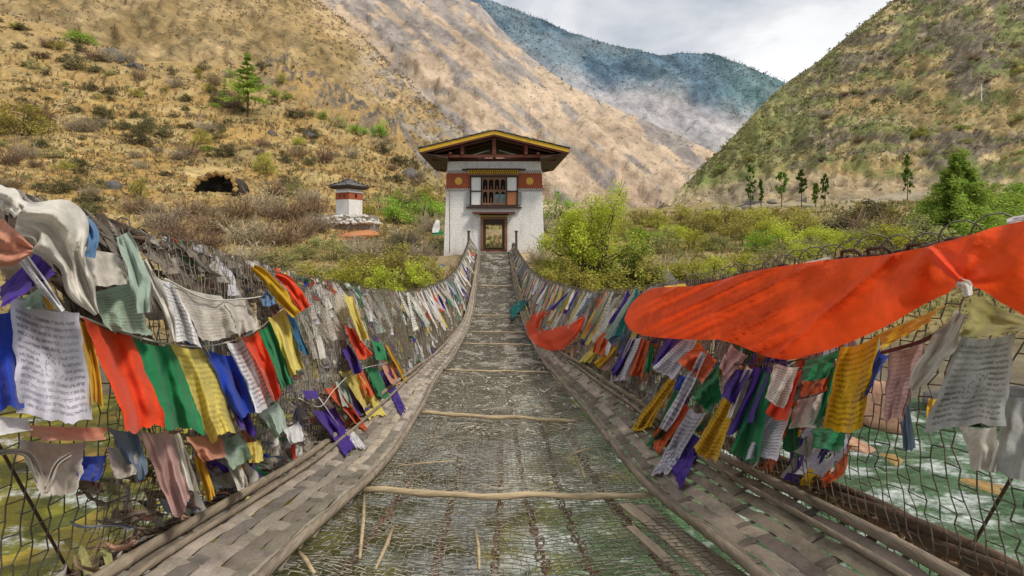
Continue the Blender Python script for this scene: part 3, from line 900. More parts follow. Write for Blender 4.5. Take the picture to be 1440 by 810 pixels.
for (ox, sg) in ((outL, -1), (outR, 1)):
    cz = .235 if sg > 0 else .085
    for q_ in range(3):   # twisted lower cable
        t = np.arange(Y0, 29.0, .08); an = t * 5 + q_ * 2.1
        mb = MB(); mb.tube(np.stack([ox(t) + sg * .13 + .02 * np.cos(an), t, deckz(t) + cz + .02 * np.sin(an) + .012 * np.sin(t * 3)], -1).tolist(), (.019 + .008 * vnoise(np.stack([t * 4, t * 0, t * 0 + q_], -1), 3)).tolist(), 6)
        o = mb.build('lower_cable', M_rustd, bridge, True); o.matrix_parent_inverse = Matrix.Translation((0, -12, 2.7))
    for dx, dz in ((0.20, cz - .1), (0.34, cz - 0.2)):
        fx = lambda Y, ox=ox, sg=sg, dx=dx: float(ox(Y)) + sg * (dx + 0.02 * math.sin(Y * 2.1))
        fz = lambda Y, dz=dz: float(deckz(Y)) + dz + 0.05
        v, f = chain(fx, fz, Y0, 29.0, 0.12, 0.075, 0.017, 0.004)
        bpart('lower_chain', raw_mesh('lower_chain', v, f, True), M_rust)
# leaning hanger rods
for (rx, rz, ox, sg) in ((rLx, rLz, outL, -1), (rRx, rRz, outR, 1)):
    for k in range(24):
        yb = 0.9 + k * 0.62 + RN.uniform(-.12, .12); yt = yb - 0.50 + RN.uniform(-.08, .08)
        if k >= 10 and k % 2: continue
        a = Vector((float(rx(yt)), yt, float(rz(yt)))); b = Vector((float(ox(yb)) + sg * 0.15, yb, float(deckz(yb)) + 0.02))
        m = (a + b) / 2 + Vector((sg * 0.02, RN.uniform(-.03, .03), 0))
        mb = MB(); mb.tube([a, m, b], 0.0044, 5)
        o = mb.build('hanger_rod', M_rustd, bridge, True); o.matrix_parent_inverse = Matrix.Translation((0, -12, 2.7))
# short iron posts that hold the rails at the gatehouse end
for (px, tz) in ((659, .25), (726, .25)):
    p = P(px, 352, 29.2); mb = MB()
    mb.box(p.x - .07, p.x + .07, p.y - .07, p.y + .07, -1.2, tz - .1); mb.box(p.x - .1, p.x + .1, p.y - .1, p.y + .1, tz - .098, tz)
    o = mb.build('rail_post', M_rustd, bridge, False, 0.01); o.matrix_parent_inverse = Matrix.Translation((0, -12, 2.7))


# ---- woven bamboo matting along both edges
def bamboo_mat_material():
    m, nt, b = newmat('weathered_bamboo')
    b.inputs['Roughness'].default_value = 0.8
    at = nd(nt, 'ShaderNodeAttribute', attribute_name='Col')
    tc = nd(nt, 'ShaderNodeTexCoord')
    s1 = noise_out(nt, 4, 5, 0.6, tc.outputs['UV'], (3, 90, 1))
    s2 = noise_out(nt, 3, 4, 0.6)
    k = ramp(nt, s1, [(0.3, 0.5), (0.65, 1.25)])
    k2 = ramp(nt, noise_out(nt, 5, 8, 0.7), [(0.32, 0.5), (0.5, 1.0), (0.7, 1.25)])
    c = mixn(nt, 1.0, at.outputs['Color'], k, 'MULTIPLY'); c = mixn(nt, 1.0, c, k2, 'MULTIPLY')
    nt.links.new(c, b.inputs['Base Color'])
    add_bump(nt, b, s1, 0.6, 0.004)
    return m


M_bamboo = bamboo_mat_material()
M_pole = simple('bamboo_pole', (0.30, 0.245, 0.18), 0.75, 0.65, 10, 0.5, stretch=(8, 0.6, 8))
M_stick = simple('peeled_stick', (0.46, 0.36, 0.22), 0.7, 0.6, 14, 0.3, stretch=(0.8, 6, 6))


def mat_surface(inn, out, lift):
    def fn(Y, t):
        X = inn(Y) + (out(Y) - inn(Y)) * t
        sg = np.sign(out(Y))
        n = np.stack([X * 2, Y * 0.9, X * 0], -1)
        z = deckz(Y) + 0.035 + lift * np.maximum(t, 0) ** 1.5 + 0.025 * fbm(n, 3, 9)
        return np.stack([X, Y, z], -1)
    return fn


matL = mat_surface(inL, outL, 0.06); matR = mat_surface(inR, outR, 0.14)


def weave(fn, nlong, step, ya, yb, seed, per=3, tint=(0.30, 0.255, 0.20), cw=(.35, .6)):
    r = np.random.default_rng(seed)
    V, Fc, C, U = [], [], [], []

    def strip(centers, sidev, w, col, offs, vcoord):
        n = len(centers); base = sum(len(x) for x in V)
        top = centers + offs[:, None] * np.array([0, 0, 1.0])
        a = top - sidev * w / 2; b = top + sidev * w / 2
        m_ = top + np.array([0, 0, 0.004])
        V.append(np.concatenate([a, m_, b]))
        C.append(np.repeat(col[None], 3 * n, 0) * (0.9 + 0.2 * r.random((3 * n, 1))))
        uu = np.arange(n) * step + r.random() * 50
        U.append(np.concatenate([np.stack([uu, np.full(n, 0.0 + vcoord)], 1), np.stack([uu, np.full(n, .05 + vcoord)], 1), np.stack([uu, np.full(n, 0.1 + vcoord)], 1)]))
        i = np.arange(n - 1)
        for o_ in (0, n):
            Fc.append(np.stack([i + o_, i + o_ + n, i + o_ + n + 1, i + o_ + 1], 1) + base)
    base_c = np.array(tint)
    ys = np.arange(ya, yb, step / 2)
    for k in range(nlong):
        t = (k + 0.5) / nlong
        j = 0
        while j < len(ys) - 6:
            n = int(r.integers(18, 60)); sl_ = ys[j:j + n]
            if len(sl_) < 4: break
            ii = (np.arange(j, j + len(sl_)) + 2 * k * (1 if per == 3 else 3)) % (2 * per)
            off = np.where(ii == 0, -.007, np.where((ii == 1) | (ii == 2 * per - 1), -.001, .006))
            c0 = fn(sl_, np.full(len(sl_), t) + 0.012 * vnoise(np.stack([sl_ * 0.7, sl_ * 0 + k, sl_ * 0], -1), seed))
            wd = np.abs(float(np.mean(fn(sl_, np.ones(len(sl_)))[:, 0] - fn(sl_, np.zeros(len(sl_)))[:, 0]))) / nlong
            col = base_c * r.uniform(0.5, 1.28) * np.array([1, r.uniform(.95, 1.02), r.uniform(.88, 1.05)])
            tg = fn(sl_, np.full(len(sl_), t + .05)) - fn(sl_, np.full(len(sl_), t - .05)); tg /= np.linalg.norm(tg, axis=1)[:, None]; tg *= np.sign(tg[:, :1])
            if True:
                strip(c0, tg, wd * r.uniform(0.92, 1.02), col, off, r.random() * 9)
            j += n - 1
    nt_ = nlong * 2 + 1
    for q_ in np.arange(ya, yb, step):
        tt = np.linspace(-0.03, 1.03, nt_)
        c0 = fn(np.full(nt_, q_) + 0.05 * (tt - .5), tt)
        qi = int(round((q_ - ya) / (step / 2)))
        kk_ = np.clip(np.floor(tt * nlong), 0, nlong - 1).astype(int); ii = (qi + 2 * kk_ * (1 if per == 3 else 3)) % (2 * per)
        off = np.where(ii == 0, .004, -.004)
        col = base_c * r.uniform(0.55, 1.15)
        if r.random() > 0.06:
            strip(c0, np.array([0, 1.0, 0.0]), step * r.uniform(*cw), col * (.75 if per == 4 else 1), off, r.random() * 9)
    return np.concatenate(V), np.concatenate(Fc), np.concatenate(C), np.concatenate(U)


def bamboo_pole(fn2, ya, yb, r0, name, parent, mat=None):
    mb = MB(); pts, rs = [], []
    y = ya; nn = RN.uniform(.1, .3); last = ya
    while y < yb:
        p = fn2(y); pts.append(p); rs.append(r0)
        if y - last > 0.34 + nn:
            for e in (0.012, 0.024, 0.036):
                pts.append(fn2(y + e)); rs.append(r0 * (1.22 if e == .024 else 1.02))
            last = y; nn = RN.uniform(-.05, .12); y += .036
        y += 0.12
    mb.tube(pts, rs, 8)
    return mb.build(name, mat or M_pole, parent, True)


for (fn, lab, sd_, sg) in ((matL, 'grey woven bamboo matting along the left edge of the bridge floor', 5, -1), (matR, 'grey woven bamboo matting along the right edge of the bridge floor', 6, 1)):
    root = tag(empty('bamboo_matting'), lab, 'bamboo mat')
    v, f, c, u = weave(fn, 7 if sg < 0 else 6, 0.14, 0.7, 29.0, sd_, 3 if sg < 0 else 4, (0.335, 0.29, 0.235) if sg < 0 else (0.28, 0.235, 0.185), (.35, .6) if sg < 0 else (.16, .3))
    link('woven_strips', raw_mesh('woven_strips', v, f, False, c, u), M_bamboo, root)
    ys = [(0.6, 3.9), (3.6, 7.4), (7.2, 11.5), (11.3, 16.2), (16, 22), (21.8, 28.8)]
    for i, (a, b) in enumerate(ys):
        for t, rad, dz in ((-0.02, .021, .024), (0.985, .022, .026), (0.84, .013, .022)):
            if t == 0.84 and i > 1: continue
            ph = RN.uniform(0, 6)
            f2_ = lambda y, t=t, dz=dz, ph=ph, i=i: Vector(fn(np.array([y]), np.array([t + .03 * math.sin(y * .8 + ph)]))[0]) + Vector((0, 0, dz + 0.012 * (i % 2)))
            bamboo_pole(f2_, a, b, rad * (1 if i < 3 else .8), 'edge_pole', root)
# loose broken slats below the right mat's near end
for k, (x0, y0, x1, y1, wd) in enumerate(((.70, 2.62, .90, 1.5, .07), (.78, 2.6, .99, 1.5, .06), (.64, 2.3, .76, 1.6, .045), (.73, 2.4, .86, 1.7, .05))):
    mb = MB(); mb.beam((x0, y0, float(deckz(y0)) - .02), (x1, y1, float(deckz(y1)) - .025), wd, .008, tuple(np.array((.36, .29, .22)) * RN.uniform(.8, 1.1)))
    lab = ['longest broken bamboo slat lying beside the right matting at the bottom of the photo', 'broken bamboo slat half tucked under the right matting at the bottom', 'narrow broken bamboo slat lying on the net innermost by the right matting', 'short broken bamboo slat between the longer slats beside the right matting'][k]
    tag(mb.build('loose_bamboo', simple('slat_%d' % k, (0.34, 0.28, 0.2), 0.8, .4, 6, .3, stretch=(9, 1, 1))), lab, 'bamboo slat', 'broken slats beside the right matting')

# crossbars
def crossbar(a, b, rad, label, sag=0.0):
    a, b = Vector(a), Vector(b); mb = MB(); pts, rs = [], []
    for k in range(15):
        t = k / 14
        pts.append(a.lerp(b, t) + Vector((0, .012 * math.sin(k * .9), -sag * math.sin(math.pi * t) + .006 * math.sin(k * 1.7))))
        rs.append(rad * (1.25 if k in (3, 7, 11) else 1.0) * (1.05 - .12 * t))
    mb.tube(pts, rs, 8)
    tag(mb.build('wooden_crossbar', M_stick, None, True), label, 'crossbar', 'wooden bars laid across the bridge floor')


crossbar((-.74, 2.69, -1.42), (.86, 2.69, -1.445), .016, 'nearest and thickest wooden bar across the net floor', .02)
crossbar((-.74, 4.63, -1.705), (.84, 4.55, -1.76), .018, 'second wooden bar across the net floor, between the near bar and the dark grey deck')
for k, (yy, rr, lab) in enumerate(((7.3, .013, 'third thin pale bar across the net floor'), (11.0, .016, 'thin pale bar across the net floor level with the orange crescent cloth'), (13.1, .016, 'thin pale bar across the net floor just beyond the orange crescent cloth'), (16.0, .018, 'thin pale bar across the lowest part of the net floor'), (20.5, .02, 'farthest thin bar across the rising floor near the gatehouse'))):
    crossbar((float(inL(yy)) + .02, yy, float(deckz(yy)) + .03), (float(inR(yy)) - .02, yy - .1, float(deckz(yy)) + .03), rr, lab)
for k, (x0, y0, x1, y1, r_, lab) in enumerate((
        (512, 690, 506, 785, .012, 'pale upright stick lying lengthwise below the left end of the near bar'),
        (414, 772, 442, 806, .012, 'short pale stick crossing under the left matting at the bottom edge'),
        (553, 740, 528, 800, .011, 'bark brown stick leaning left on the net in the lower middle'),
        (668, 745, 674, 800, .010, 'pale stick lying lengthwise at the bottom middle of the net'),
        (812, 650, 822, 672, .010, 'short chip of wood on the net right of centre beyond the near bar'),
        (800, 640, 836, 628, .007, 'thin twig lying askew on the net near the right matting'),
        (560, 655, 640, 648, .007, 'thin twig lying crosswise on the net near the left matting'))):
    pts = []
    for (px, py) in ((x0, y0), (x1, y1)):
        yy = 1.5
        while (HY - py) * yy / F > float(deckz(yy)) + .015 and yy < 12: yy += .02
        pts.append(P(px, py, yy))
    mb = MB(); mb.tube([pts[0], (pts[0] + pts[1]) / 2 + Vector((.006, 0, .004)), pts[1]], [r_ * .7, r_ * .8, r_ * .5], 7)
    tag(mb.build('loose_stick', M_stick, None, True), lab, 'stick', 'loose sticks on the net floor')

# leaves, chips and strips of bamboo caught in the far floor: nobody could count them
n = 2400
Yd = 4.2 + 24.5 * rng.random(n) ** 1.15
td = rng.random(n)
Xd = inL(Yd) + (inR(Yd) - inL(Yd)) * td
zd = deckz(Yd) - 0.05 * np.sin(np.pi * td) - 0.01 + 0.02 * rng.random(n)
ln = rng.uniform(.02, .085, n) * (1 + Yd * .04); wd = rng.uniform(.005, .016, n) * (1 + Yd * .05); an = rng.normal(0, 0.5, n) + np.where(rng.random(n) < .6, 0, math.pi / 2)
dx = np.cos(an); dy = np.sin(an)
ctr = np.stack([Xd, Yd, zd], -1); a = np.stack([dx, dy, rng.normal(0, .1, n)], -1) * ln[:, None] / 2; b = np.stack([-dy, dx, rng.normal(0, .25, n)], -1) * wd[:, None] / 2
V = np.stack([ctr - a - b, ctr + a - b, ctr + a + b, ctr - a + b], 1).reshape(-1, 3)
cc = np.repeat((np.array([[.37, .32, .25]]) * rng.uniform(.5, 1.5, (n, 1))), 4, 0)
M_debris = simple('floor_debris', (1, 1, 1), .9, .3, 8, vcol=True)
tag(link('floor_litter', raw_mesh('floor_litter', V, np.arange(4 * n).reshape(-1, 4), False, cc), M_debris), 'leaf litter and bamboo chips caught in the far net floor of the bridge', 'litter', kind='stuff')
# old bamboo strips laid lengthwise under the netting where the floor reads solid
root = tag(empty('floor_matting'), 'worn grey bamboo matting under the netting on the far half of the bridge', 'bamboo mat')
ffn = lambda Y, t: np.stack([inL(Y) + (inR(Y) - inL(Y)) * t, Y, deckz(Y) - 0.10 - 0.05 * np.sin(np.pi * np.clip(t, 0, 1))], -1)
v, f, c, u = weave(ffn, 26, 0.12, 7.6, 29.2, 15, 2)
link('woven_strips', raw_mesh('woven_strips', v, f, False, c * 1.22, u), M_bamboo, root)
# ------------------------------------------------------------------ gatehouse
def whitewash():
    m, nt, b = newmat('whitewashed_brick')
    b.inputs['Roughness'].default_value = 0.9
    tc = nd(nt, 'ShaderNodeTexCoord')
    mp = nd(nt, 'ShaderNodeMapping'); mp.inputs['Rotation'].default_value = (math.radians(90), 0, 0); nt.links.new(tc.outputs['Object'], mp.inputs[0])
    br = nd(nt, 'ShaderNodeTexBrick'); br.inputs['Scale'].default_value = 1.0
    br.inputs['Brick Width'].default_value = 0.34; br.inputs['Row Height'].default_value = 0.13; br.inputs['Mortar Size'].default_value = 0.012
    br.inputs['Color1'].default_value = (.83, .82, .79, 1); br.inputs['Color2'].default_value = (.79, .775, .745, 1); br.inputs['Mortar'].default_value = (.68, .655, .62, 1)
    nt.links.new(mp.outputs[0], br.inputs['Vector'])
    st = noise_out(nt, 1.5, 7, 0.68, stretch=(1.3, 1, .28)); s2 = noise_out(nt, 7, 5, 0.7)
    c = mixn(nt, ramp(nt, st, [(0.50, 0.0), (0.72, 0.6)]), br.outputs['Color'], (0.55, 0.48, 0.40))
    c = mixn(nt, 1.0, c, ramp(nt, s2, [(0.3, 0.80), (0.6, 1.04)]), 'MULTIPLY')
    # splash of earth along the foot of the wall
    sp = nd(nt, 'ShaderNodeSeparateXYZ'); nt.links.new(tc.outputs['Object'], sp.inputs[0])
    ft = mathn(nt, 'MULTIPLY', ramp(nt, mathn(nt, 'ADD', mathn(nt, 'MULTIPLY', sp.outputs[2], -0.9), s2), [(0.25, 0.0), (0.95, 1.0)]), 0.65)
    c = mixn(nt, ft, c, (0.36, 0.27, 0.18))
    nt.links.new(c, b.inputs['Base Color'])
    add_bump(nt, b, mathn(nt, 'ADD', br.outputs['Fac'], s2), 0.5, 0.02)
    return m


M_white = whitewash()
M_redband = simple('red_ochre_paint', (0.36, 0.095, 0.045), .85, .3, 5, .2)
M_redwood = simple('dark_red_timber', (0.135, 0.042, 0.026), .7, .4, 8, .2)
M_dkwood = simple('dark_timber', (0.055, 0.034, 0.025), .75, .4, 8, .2)
M_brwood = simple('carved_brown_timber', (0.22, 0.115, 0.065), .7, .5, 12, .3)
M_yel = simple('yellow_paint', (0.60, 0.36, 0.035), .65, .25, 4, .1)
M_gold = simple('gold_paint', (0.72, 0.42, 0.07), .55, .25, 9, .1)
M_wpaint = simple('white_paint', (0.72, 0.71, 0.69), .7, .15, 5)
M_void = simple('opening_shade', (0.012, 0.010, 0.009), .9, .2, 5)  # near-black colour standing in for the shade in openings
M_slate = simple('slate_roofing', (0.16, 0.155, 0.15), .75, .45, 5, .4)
M_soffit = simple('soffit_boards', (0.085, 0.062, 0.052), .8, .4, 4, .2, stretch=(8, 1, 1))
M_orangeb = simple('orange_brown_panel', (0.42, 0.17, 0.07), .7, .25, 6)
M_teal = simple('teal_pane', (0.10, 0.24, 0.27), .25, .2, 5)
M_stone = simple('rough_stone', (0.30, 0.26, 0.21), .9, .5, 2.5, .8, dist=.08)
M_greyw = simple('grey_weathered_board', (0.26, 0.27, 0.27), .8, .35, 6, .2)

GX, GYF, GZ = (695 - CX) * 30 / F, 30.0, -1.05
gate = tag(empty('gatehouse', (GX, GYF, GZ)), 'white washed gatehouse with yellow edged gable roof at the far end of the bridge', 'gatehouse')
H = 5.6; DEP = 5.2
hw = lambda z: 3.13 - 0.24 * z / H


def wallblock(mb, x0f, x1f, z0, z1, y0, y1):
    """block whose left / right limits may follow the batter"""
    f = lambda v, z: v(z) if callable(v) else v
    mb.hexa([(f(x0f, z0), y0, z0), (f(x1f, z0), y0, z0), (f(x1f, z0), y1, z0), (f(x0f, z0), y1, z0),
             (f(x0f, z1), y0, z1), (f(x1f, z1), y0, z1), (f(x1f, z1), y1, z1), (f(x0f, z1), y1, z1)])


L_ = lambda z: -hw(z)
R_ = lambda z: hw(z)
mb = MB()
for (y0, y1, dw, dh) in ((0, .55, .66, 2.0), (DEP - .55, DEP, .62, 2.05)):
    wallblock(mb, L_, -dw, -.4, dh, y0, y1); wallblock(mb, dw, R_, -.4, dh, y0, y1); wallblock(mb, L_, R_, dh, H, y0, y1)
wallblock(mb, L_, lambda z: -hw(z) + .55, -.4, H, .55, DEP - .55); wallblock(mb, lambda z: hw(z) - .55, R_, -.4, H, .55, DEP - .55)
mb.build('wall', M_white, gate)
# red band with a golden disc either side of the window
zb0, zb1 = 3.92, 4.86
for sg in (-1, 1):
    mb = MB(); a = 1.40
    pts = [(sg * a, -.03, zb0), (sg * (hw(zb0) + .035), -.03, zb0), (sg * (hw(zb0) + .035), DEP + .03, zb0), (sg * a, DEP + .03, zb0),
           (sg * a, -.03, zb1), (sg * (hw(zb1) + .035), -.03, zb1), (sg * (hw(zb1) + .035), DEP + .03, zb1), (sg * a, DEP + .03, zb1)]
    mb.hexa(pts); rb = mb.build('red_band', M_redband, gate)
    mb = MB(); n = 28; cx_, cz_ = sg * 2.20, 4.37
    ring = [(cx_ + .235 * math.cos(2 * math.pi * k / n), -.06, cz_ + .235 * math.sin(2 * math.pi * k / n)) for k in range(n)]
    ring2 = [(cx_ + .21 * math.cos(2 * math.pi * k / n), -.08, cz_ + .21 * math.sin(2 * math.pi * k / n)) for k in range(n)]
    mb.add(ring + ring2 + [(cx_, -.09, cz_)], [(k, (k + 1) % n, n + (k + 1) % n, n + k) for k in range(n)] + [(n + k, n + (k + 1) % n, 2 * n) for k in range(n)])
    mb.build('gold_disc', M_gold, rb, True)
    # chequered courses above and below the band
    for zz_, hh in ((zb1 + .005, .17), (zb0 - .185, .175)):
        mb = MB(); x0, x1 = 1.46, hw(zz_) + .045
        mb.box(min(sg * x0, sg * x1), max(sg * x0, sg * x1), -.045, .3, zz_, zz_ + hh); ck = mb.build('white_course', M_wpaint, gate)
        mb = MB(); k = 0; x = x0 + .03
        while x < x1 - .07:
            for r_ in (0, 1):
                xx = x + (.065 if r_ else 0)
                mb.box(min(sg * xx, sg * (xx + .06)), max(sg * xx, sg * (xx + .06)), -.062, -.046, zz_ + .012 + r_ * hh / 2, zz_ + hh / 2 - .006 + r_ * hh / 2)
            x += .13
        mb.build('red_chequers', M_redwood, ck)
# the carved window bay
wx = -.02
win = empty('window'); win.parent = gate
mb = MB(); mb.box(wx - 1.44, wx + 1.44, -.05, .02, 2.86, 4.62); mb.build('shade_backing', M_void, win)  # flat near-black panel; shade behind the lattice is put into its colour
mb = MB()
for x in (-1.47, -.80, .74, 1.41): mb.box(wx + x, wx + x + .075, -.19, -.051, 2.9, 4.62)
mb.box(wx - 1.47, wx + 1.485, -.2, -.045, 2.78, 2.895); mb.box(wx - 1.47, wx + 1.485, -.2, -.045, 4.6, 4.70)
mb.box(wx - 1.394, wx - .802, -.18, -.052, 3.70, 3.77); mb.box(wx + .816, wx + 1.408, -.18, -.052, 3.70, 3.77)
mb.build('frame', M_dkwood, win)
for (x0, x1, z0, z1, mt, nm) in ((-1.39, -.805, 2.90, 3.695, M_wpaint, 'white_panel'), (-1.39, -.805, 3.775, 4.595, M_wpaint, 'white_panel'),
                                 (.82, 1.405, 3.775, 4.595, M_wpaint, 'white_panel'), (.82, 1.405, 2.90, 3.695, M_orangeb, 'orange_panel')):
    mb = MB(); mb.box(wx + x0, wx + x1, -.13, -.053, z0, z1); mb.build(nm, mt, win)
mb = MB()
cw = (.74 + .725) / 4
for k in range(5): x = -.722 + k * cw; mb.box(wx + x - .04, wx + x + .04, -.17, -.055, 2.9, 4.6)
for z in (2.9, 3.72, 4.48): mb.box(wx - .72, wx + .74, -.155, -.056, z, z + .11)
for k in range(4):     # arched heads and balusters
    x0 = -.722 + k * cw + .04; x1 = x0 + cw - .08; xm = (x0 + x1) / 2
    for zt in (4.48, 3.72):
        for j in range(8):
            t0 = math.pi * j / 8; t1 = math.pi * (j + 1) / 8; r_ = (x1 - x0) / 2
            xa, xb = xm - r_ * math.cos(t0), xm - r_ * math.cos(t1); za, zb_ = zt - .2 + .19 * math.sin(t0), zt - .2 + .19 * math.sin(t1)
            mb.hexa([(wx + xa, -.15, za), (wx + xb, -.15, zb_), (wx + xb, -.06, zb_), (wx + xa, -.06, za), (wx + xa, -.15, zt), (wx + xb, -.15, zt), (wx + xb, -.06, zt), (wx + xa, -.06, zt)])
    mb.box(wx + xm - .025, wx + xm + .025, -.13, -.058, 3.01, 3.35); mb.box(wx + xm - .025, wx + xm + .025, -.13, -.058, 3.83, 4.05)
mb.build('lattice', M_brwood, win)
for k in (2, 3):
    mb = MB(); x0 = -.722 + k * cw + .045; mb.box(wx + x0, wx + x0 + cw - .09, -.075, -.062, 3.02, 3.55); mb.build('pane', M_teal, win)
for sg in (-1, 1):
    mb = MB(); xa = wx + sg * 1.49 + (.0 if sg < 0 else .0)
    mb.box(min(xa, xa + sg * .2), max(xa, xa + sg * .2), -.16, -.035, 2.9, 3.68); mb.build('side_board', M_greyw, win)
mb = MB(); mb.box(wx - 1.72, wx + 1.72, -.26, -.03, 2.68, 2.775); mb.build('sill', M_dkwood, win)
mb = MB(); mb.box(wx - 1.55, wx + 1.55, -.22, -.035, 4.705, 4.80); mb.build('lintel', M_brwood, win)
mb = MB()
for r_, (z, n) in enumerate(((4.81, 22), (4.93, 24))):
    for k in range(n):
        x = wx - 1.56 + 3.12 * k / n; mb.box(x, x + 3.12 / n * .62, -.28 - .05 * r_, -.05, z, z + .095)
mb.build('dentils', M_yel, win)
mb = MB(); mb.box(wx - 1.5, wx + 1.5, -.12, -.04, 4.801, 5.03); mb.build('dentil_backing', M_redwood, win)
mb = MB(); mb.box(wx - 1.95, wx + 1.95, -.42, -.036, 5.035, 5.085); mb.build('cornice', M_dkwood, win)
mb = MB(); mb.box(wx - 1.7, wx + 1.7, -.36, -.036, 5.088, 5.12); mb.build('cornice_board', M_brwood, win)
# the doorway
door = empty('doorway'); door.parent = gate
dx = -.02
for (i, (a, b, d, mt, nm)) in enumerate(((.66, .83, .12, M_brwood, 'outer_frame'), (.50, .658, .06, M_dkwood, 'inner_frame'))):
    mb = MB(); yb = .2
    mb.box(dx - b, dx - a, -d, yb, .02, 2.0 - .15 * i); mb.box(dx + a, dx + b, -d, yb, .02, 2.0 - .15 * i); mb.box(dx - b, dx + b, -d, yb, 2.002 - .15 * i, 2.0 + .145 - .15 * i)
    mb.build(nm, mt, door)
mb = MB(); mb.box(dx - .658, dx + .658, -.05, .19, 1.66, 1.848); mb.build('head_board', M_dkwood, door)
mb = MB()
for k in range(9): x = dx - .82 + k * .19; mb.box(x, x + .11, -.2, -.02, 2.152, 2.25)
mb.build('dentils', M_yel, door)
mb = MB(); mb.box(dx - .9, dx + .9, -.16, -.015, 2.253, 2.33); mb.build('lintel', M_dkwood, door)
mb = MB(); mb.box(dx - 1.3, dx + 1.3, -.5, -.012, 2.335, 2.44); mb.build('canopy_board', M_redwood, door)
mb = MB(); mb.box(dx - .82, dx + .82, -.16, .3, -.02, .12); mb.build('threshold', M_redwood, door)
mb = MB(); mb.box(dx - .75, dx + .75, -.9, -.165, -.3, .0); mb.build('step', M_stone, door)
mb = MB(); mb.box(-2.4, 2.4, .56, DEP + 1.2, -.35, -.01); mb.build('floor', M_stone, gate)
# roof: ridge runs away from the viewer
RZ, EZ, EX, RY0, RY1 = 7.08, 6.03, 4.38, -1.5, DEP + 1.4
roof = empty('roof'); roof.parent = gate
th = .1
mb = MB()
for sg in (-1, 1):
    for (z_, t_) in ((0, .07),):
        mb.hexa([(0, RY0, RZ + z_), (sg * EX, RY0, EZ + z_), (sg * EX, RY1, EZ + z_), (0, RY1, RZ + z_), (0, RY0, RZ + z_ + t_), (sg * EX, RY0, EZ + z_ + t_), (sg * EX, RY1, EZ + z_ + t_), (0, RY1, RZ + z_ + t_)])
mb.build('deck', M_soffit, roof)
mb = MB()
r_ = random.Random(4)
for sg in (-1, 1):     # overlapping slabs, lifted and chipped at the edge
    nrow = 9
    for i in range(nrow):
        t0 = i / nrow; t1 = (i + 1.25) / nrow
        y = RY0 - .12
        while y < RY1 + .1:
            w_ = r_.uniform(.3, .6)
            x0, x1 = sg * EX * t0, sg * (EX * min(t1, 1.03)); z0 = RZ + (EZ - RZ) * t0 + .11 + r_.uniform(0, .02); z1 = RZ + (EZ - RZ) * t1 + .135 + r_.uniform(0, .03)
            mb.hexa([(x0, y, z0), (x1, y, z1), (x1, y + w_ * .97, z1), (x0, y + w_ * .97, z0), (x0, y, z0 + .03), (x1, y, z1 + .035), (x1, y + w_ * .97, z1 + .035), (x0, y + w_ * .97, z0 + .03)])
            y += w_
mb.build('slates', M_slate, roof)
for k in range(16):
    sg = r_.choice((-1, 1)); t = r_.uniform(.02, .98)
    me = rocks[k % 5].copy(); me.materials.clear(); o = link('roof_stone', me, M_stone, roof)
    o.location = (sg * EX * t, r_.uniform(RY0, RY0 + 3) if k % 2 else r_.uniform(RY0 - .05, RY0 + .3), RZ + (EZ - RZ) * t + .2); s_ = r_.uniform(.07, .13); o.scale = (s_ * 1.3, s_ * 1.3, s_ * .8)
mb = MB()
for sg in (-1, 1):
    mb.hexa([(sg * .0, RY0 - .06, RZ - .12), (sg * (EX + .02), RY0 - .06, EZ - .14), (sg * (EX + .02), RY0 - .004, EZ - .14), (0, RY0 - .004, RZ - .12),
             (0, RY0 - .06, RZ + .10), (sg * (EX + .02), RY0 - .06, EZ + .08), (sg * (EX + .02), RY0 - .004, EZ + .08), (0, RY0 - .004, RZ + .10)])
mb.build('yellow_bargeboard', M_yel, roof)
mb = MB()
for sg in (-1, 1):
    mb.hexa([(0, RY0 - .035, RZ - .21), (sg * (EX - .05), RY0 - .035, EZ - .22), (sg * (EX - .05), RY0 + .02, EZ - .22), (0, RY0 + .02, RZ - .21),
             (0, RY0 - .035, RZ - .125), (sg * (EX - .05), RY0 - .035, EZ - .145), (sg * (EX - .05), RY0 + .02, EZ - .145), (0, RY0 + .02, RZ - .125)])
mb.build('under_bargeboard', M_redwood, roof)
for sg in (-1, 1):
    mb = MB()
    mb.box(min(sg * EX, sg * (EX + .06)), max(sg * EX, sg * (EX + .06)), RY0, RY1, EZ - .15, EZ + .06)
    # boarded underside of the eaves
    mb.hexa([(sg * 2.75, RY0 + .1, H - .04), (sg * (EX - .02), RY0 + .1, EZ - .16), (sg * (EX - .02), RY1, EZ - .16), (sg * 2.75, RY1, H - .04),
             (sg * 2.75, RY0 + .1, H + .03), (sg * (EX - .02), RY0 + .1, EZ - .10), (sg * (EX - .02), RY1, EZ - .10), (sg * 2.75, RY1, H + .03)])
    mb.build('eaves_boarding', M_soffit, roof)
mb = MB()
for y in (RY0 + .35, .25, DEP - .3):
    mb.box(-3.9, 3.9, y - .08, y + .08, H + .05, H + .21); mb.box(-.11, .11, y - .1, y + .1, H + .212, RZ - .02)
    for sg in (-1, 1):
        mb.box(sg * 1.9 - .1, sg * 1.9 + .1, y - .1, y + .1, H + .212, RZ - .46)
        mb.beam((sg * .1, y, RZ - .3), (sg * 3.6, y, H + .32), .07, .08)
for x in (-2.6, -1.9, 0, 1.9, 2.6):
    mb.box(x - .07, x + .07, RY0 + .1, RY1 - .1, H + .215, H + .33) if abs(x) != 0 else None
mb.build('truss', M_redwood, roof)
mb = MB()   # white beams inside the open gable; light slits put into their colour
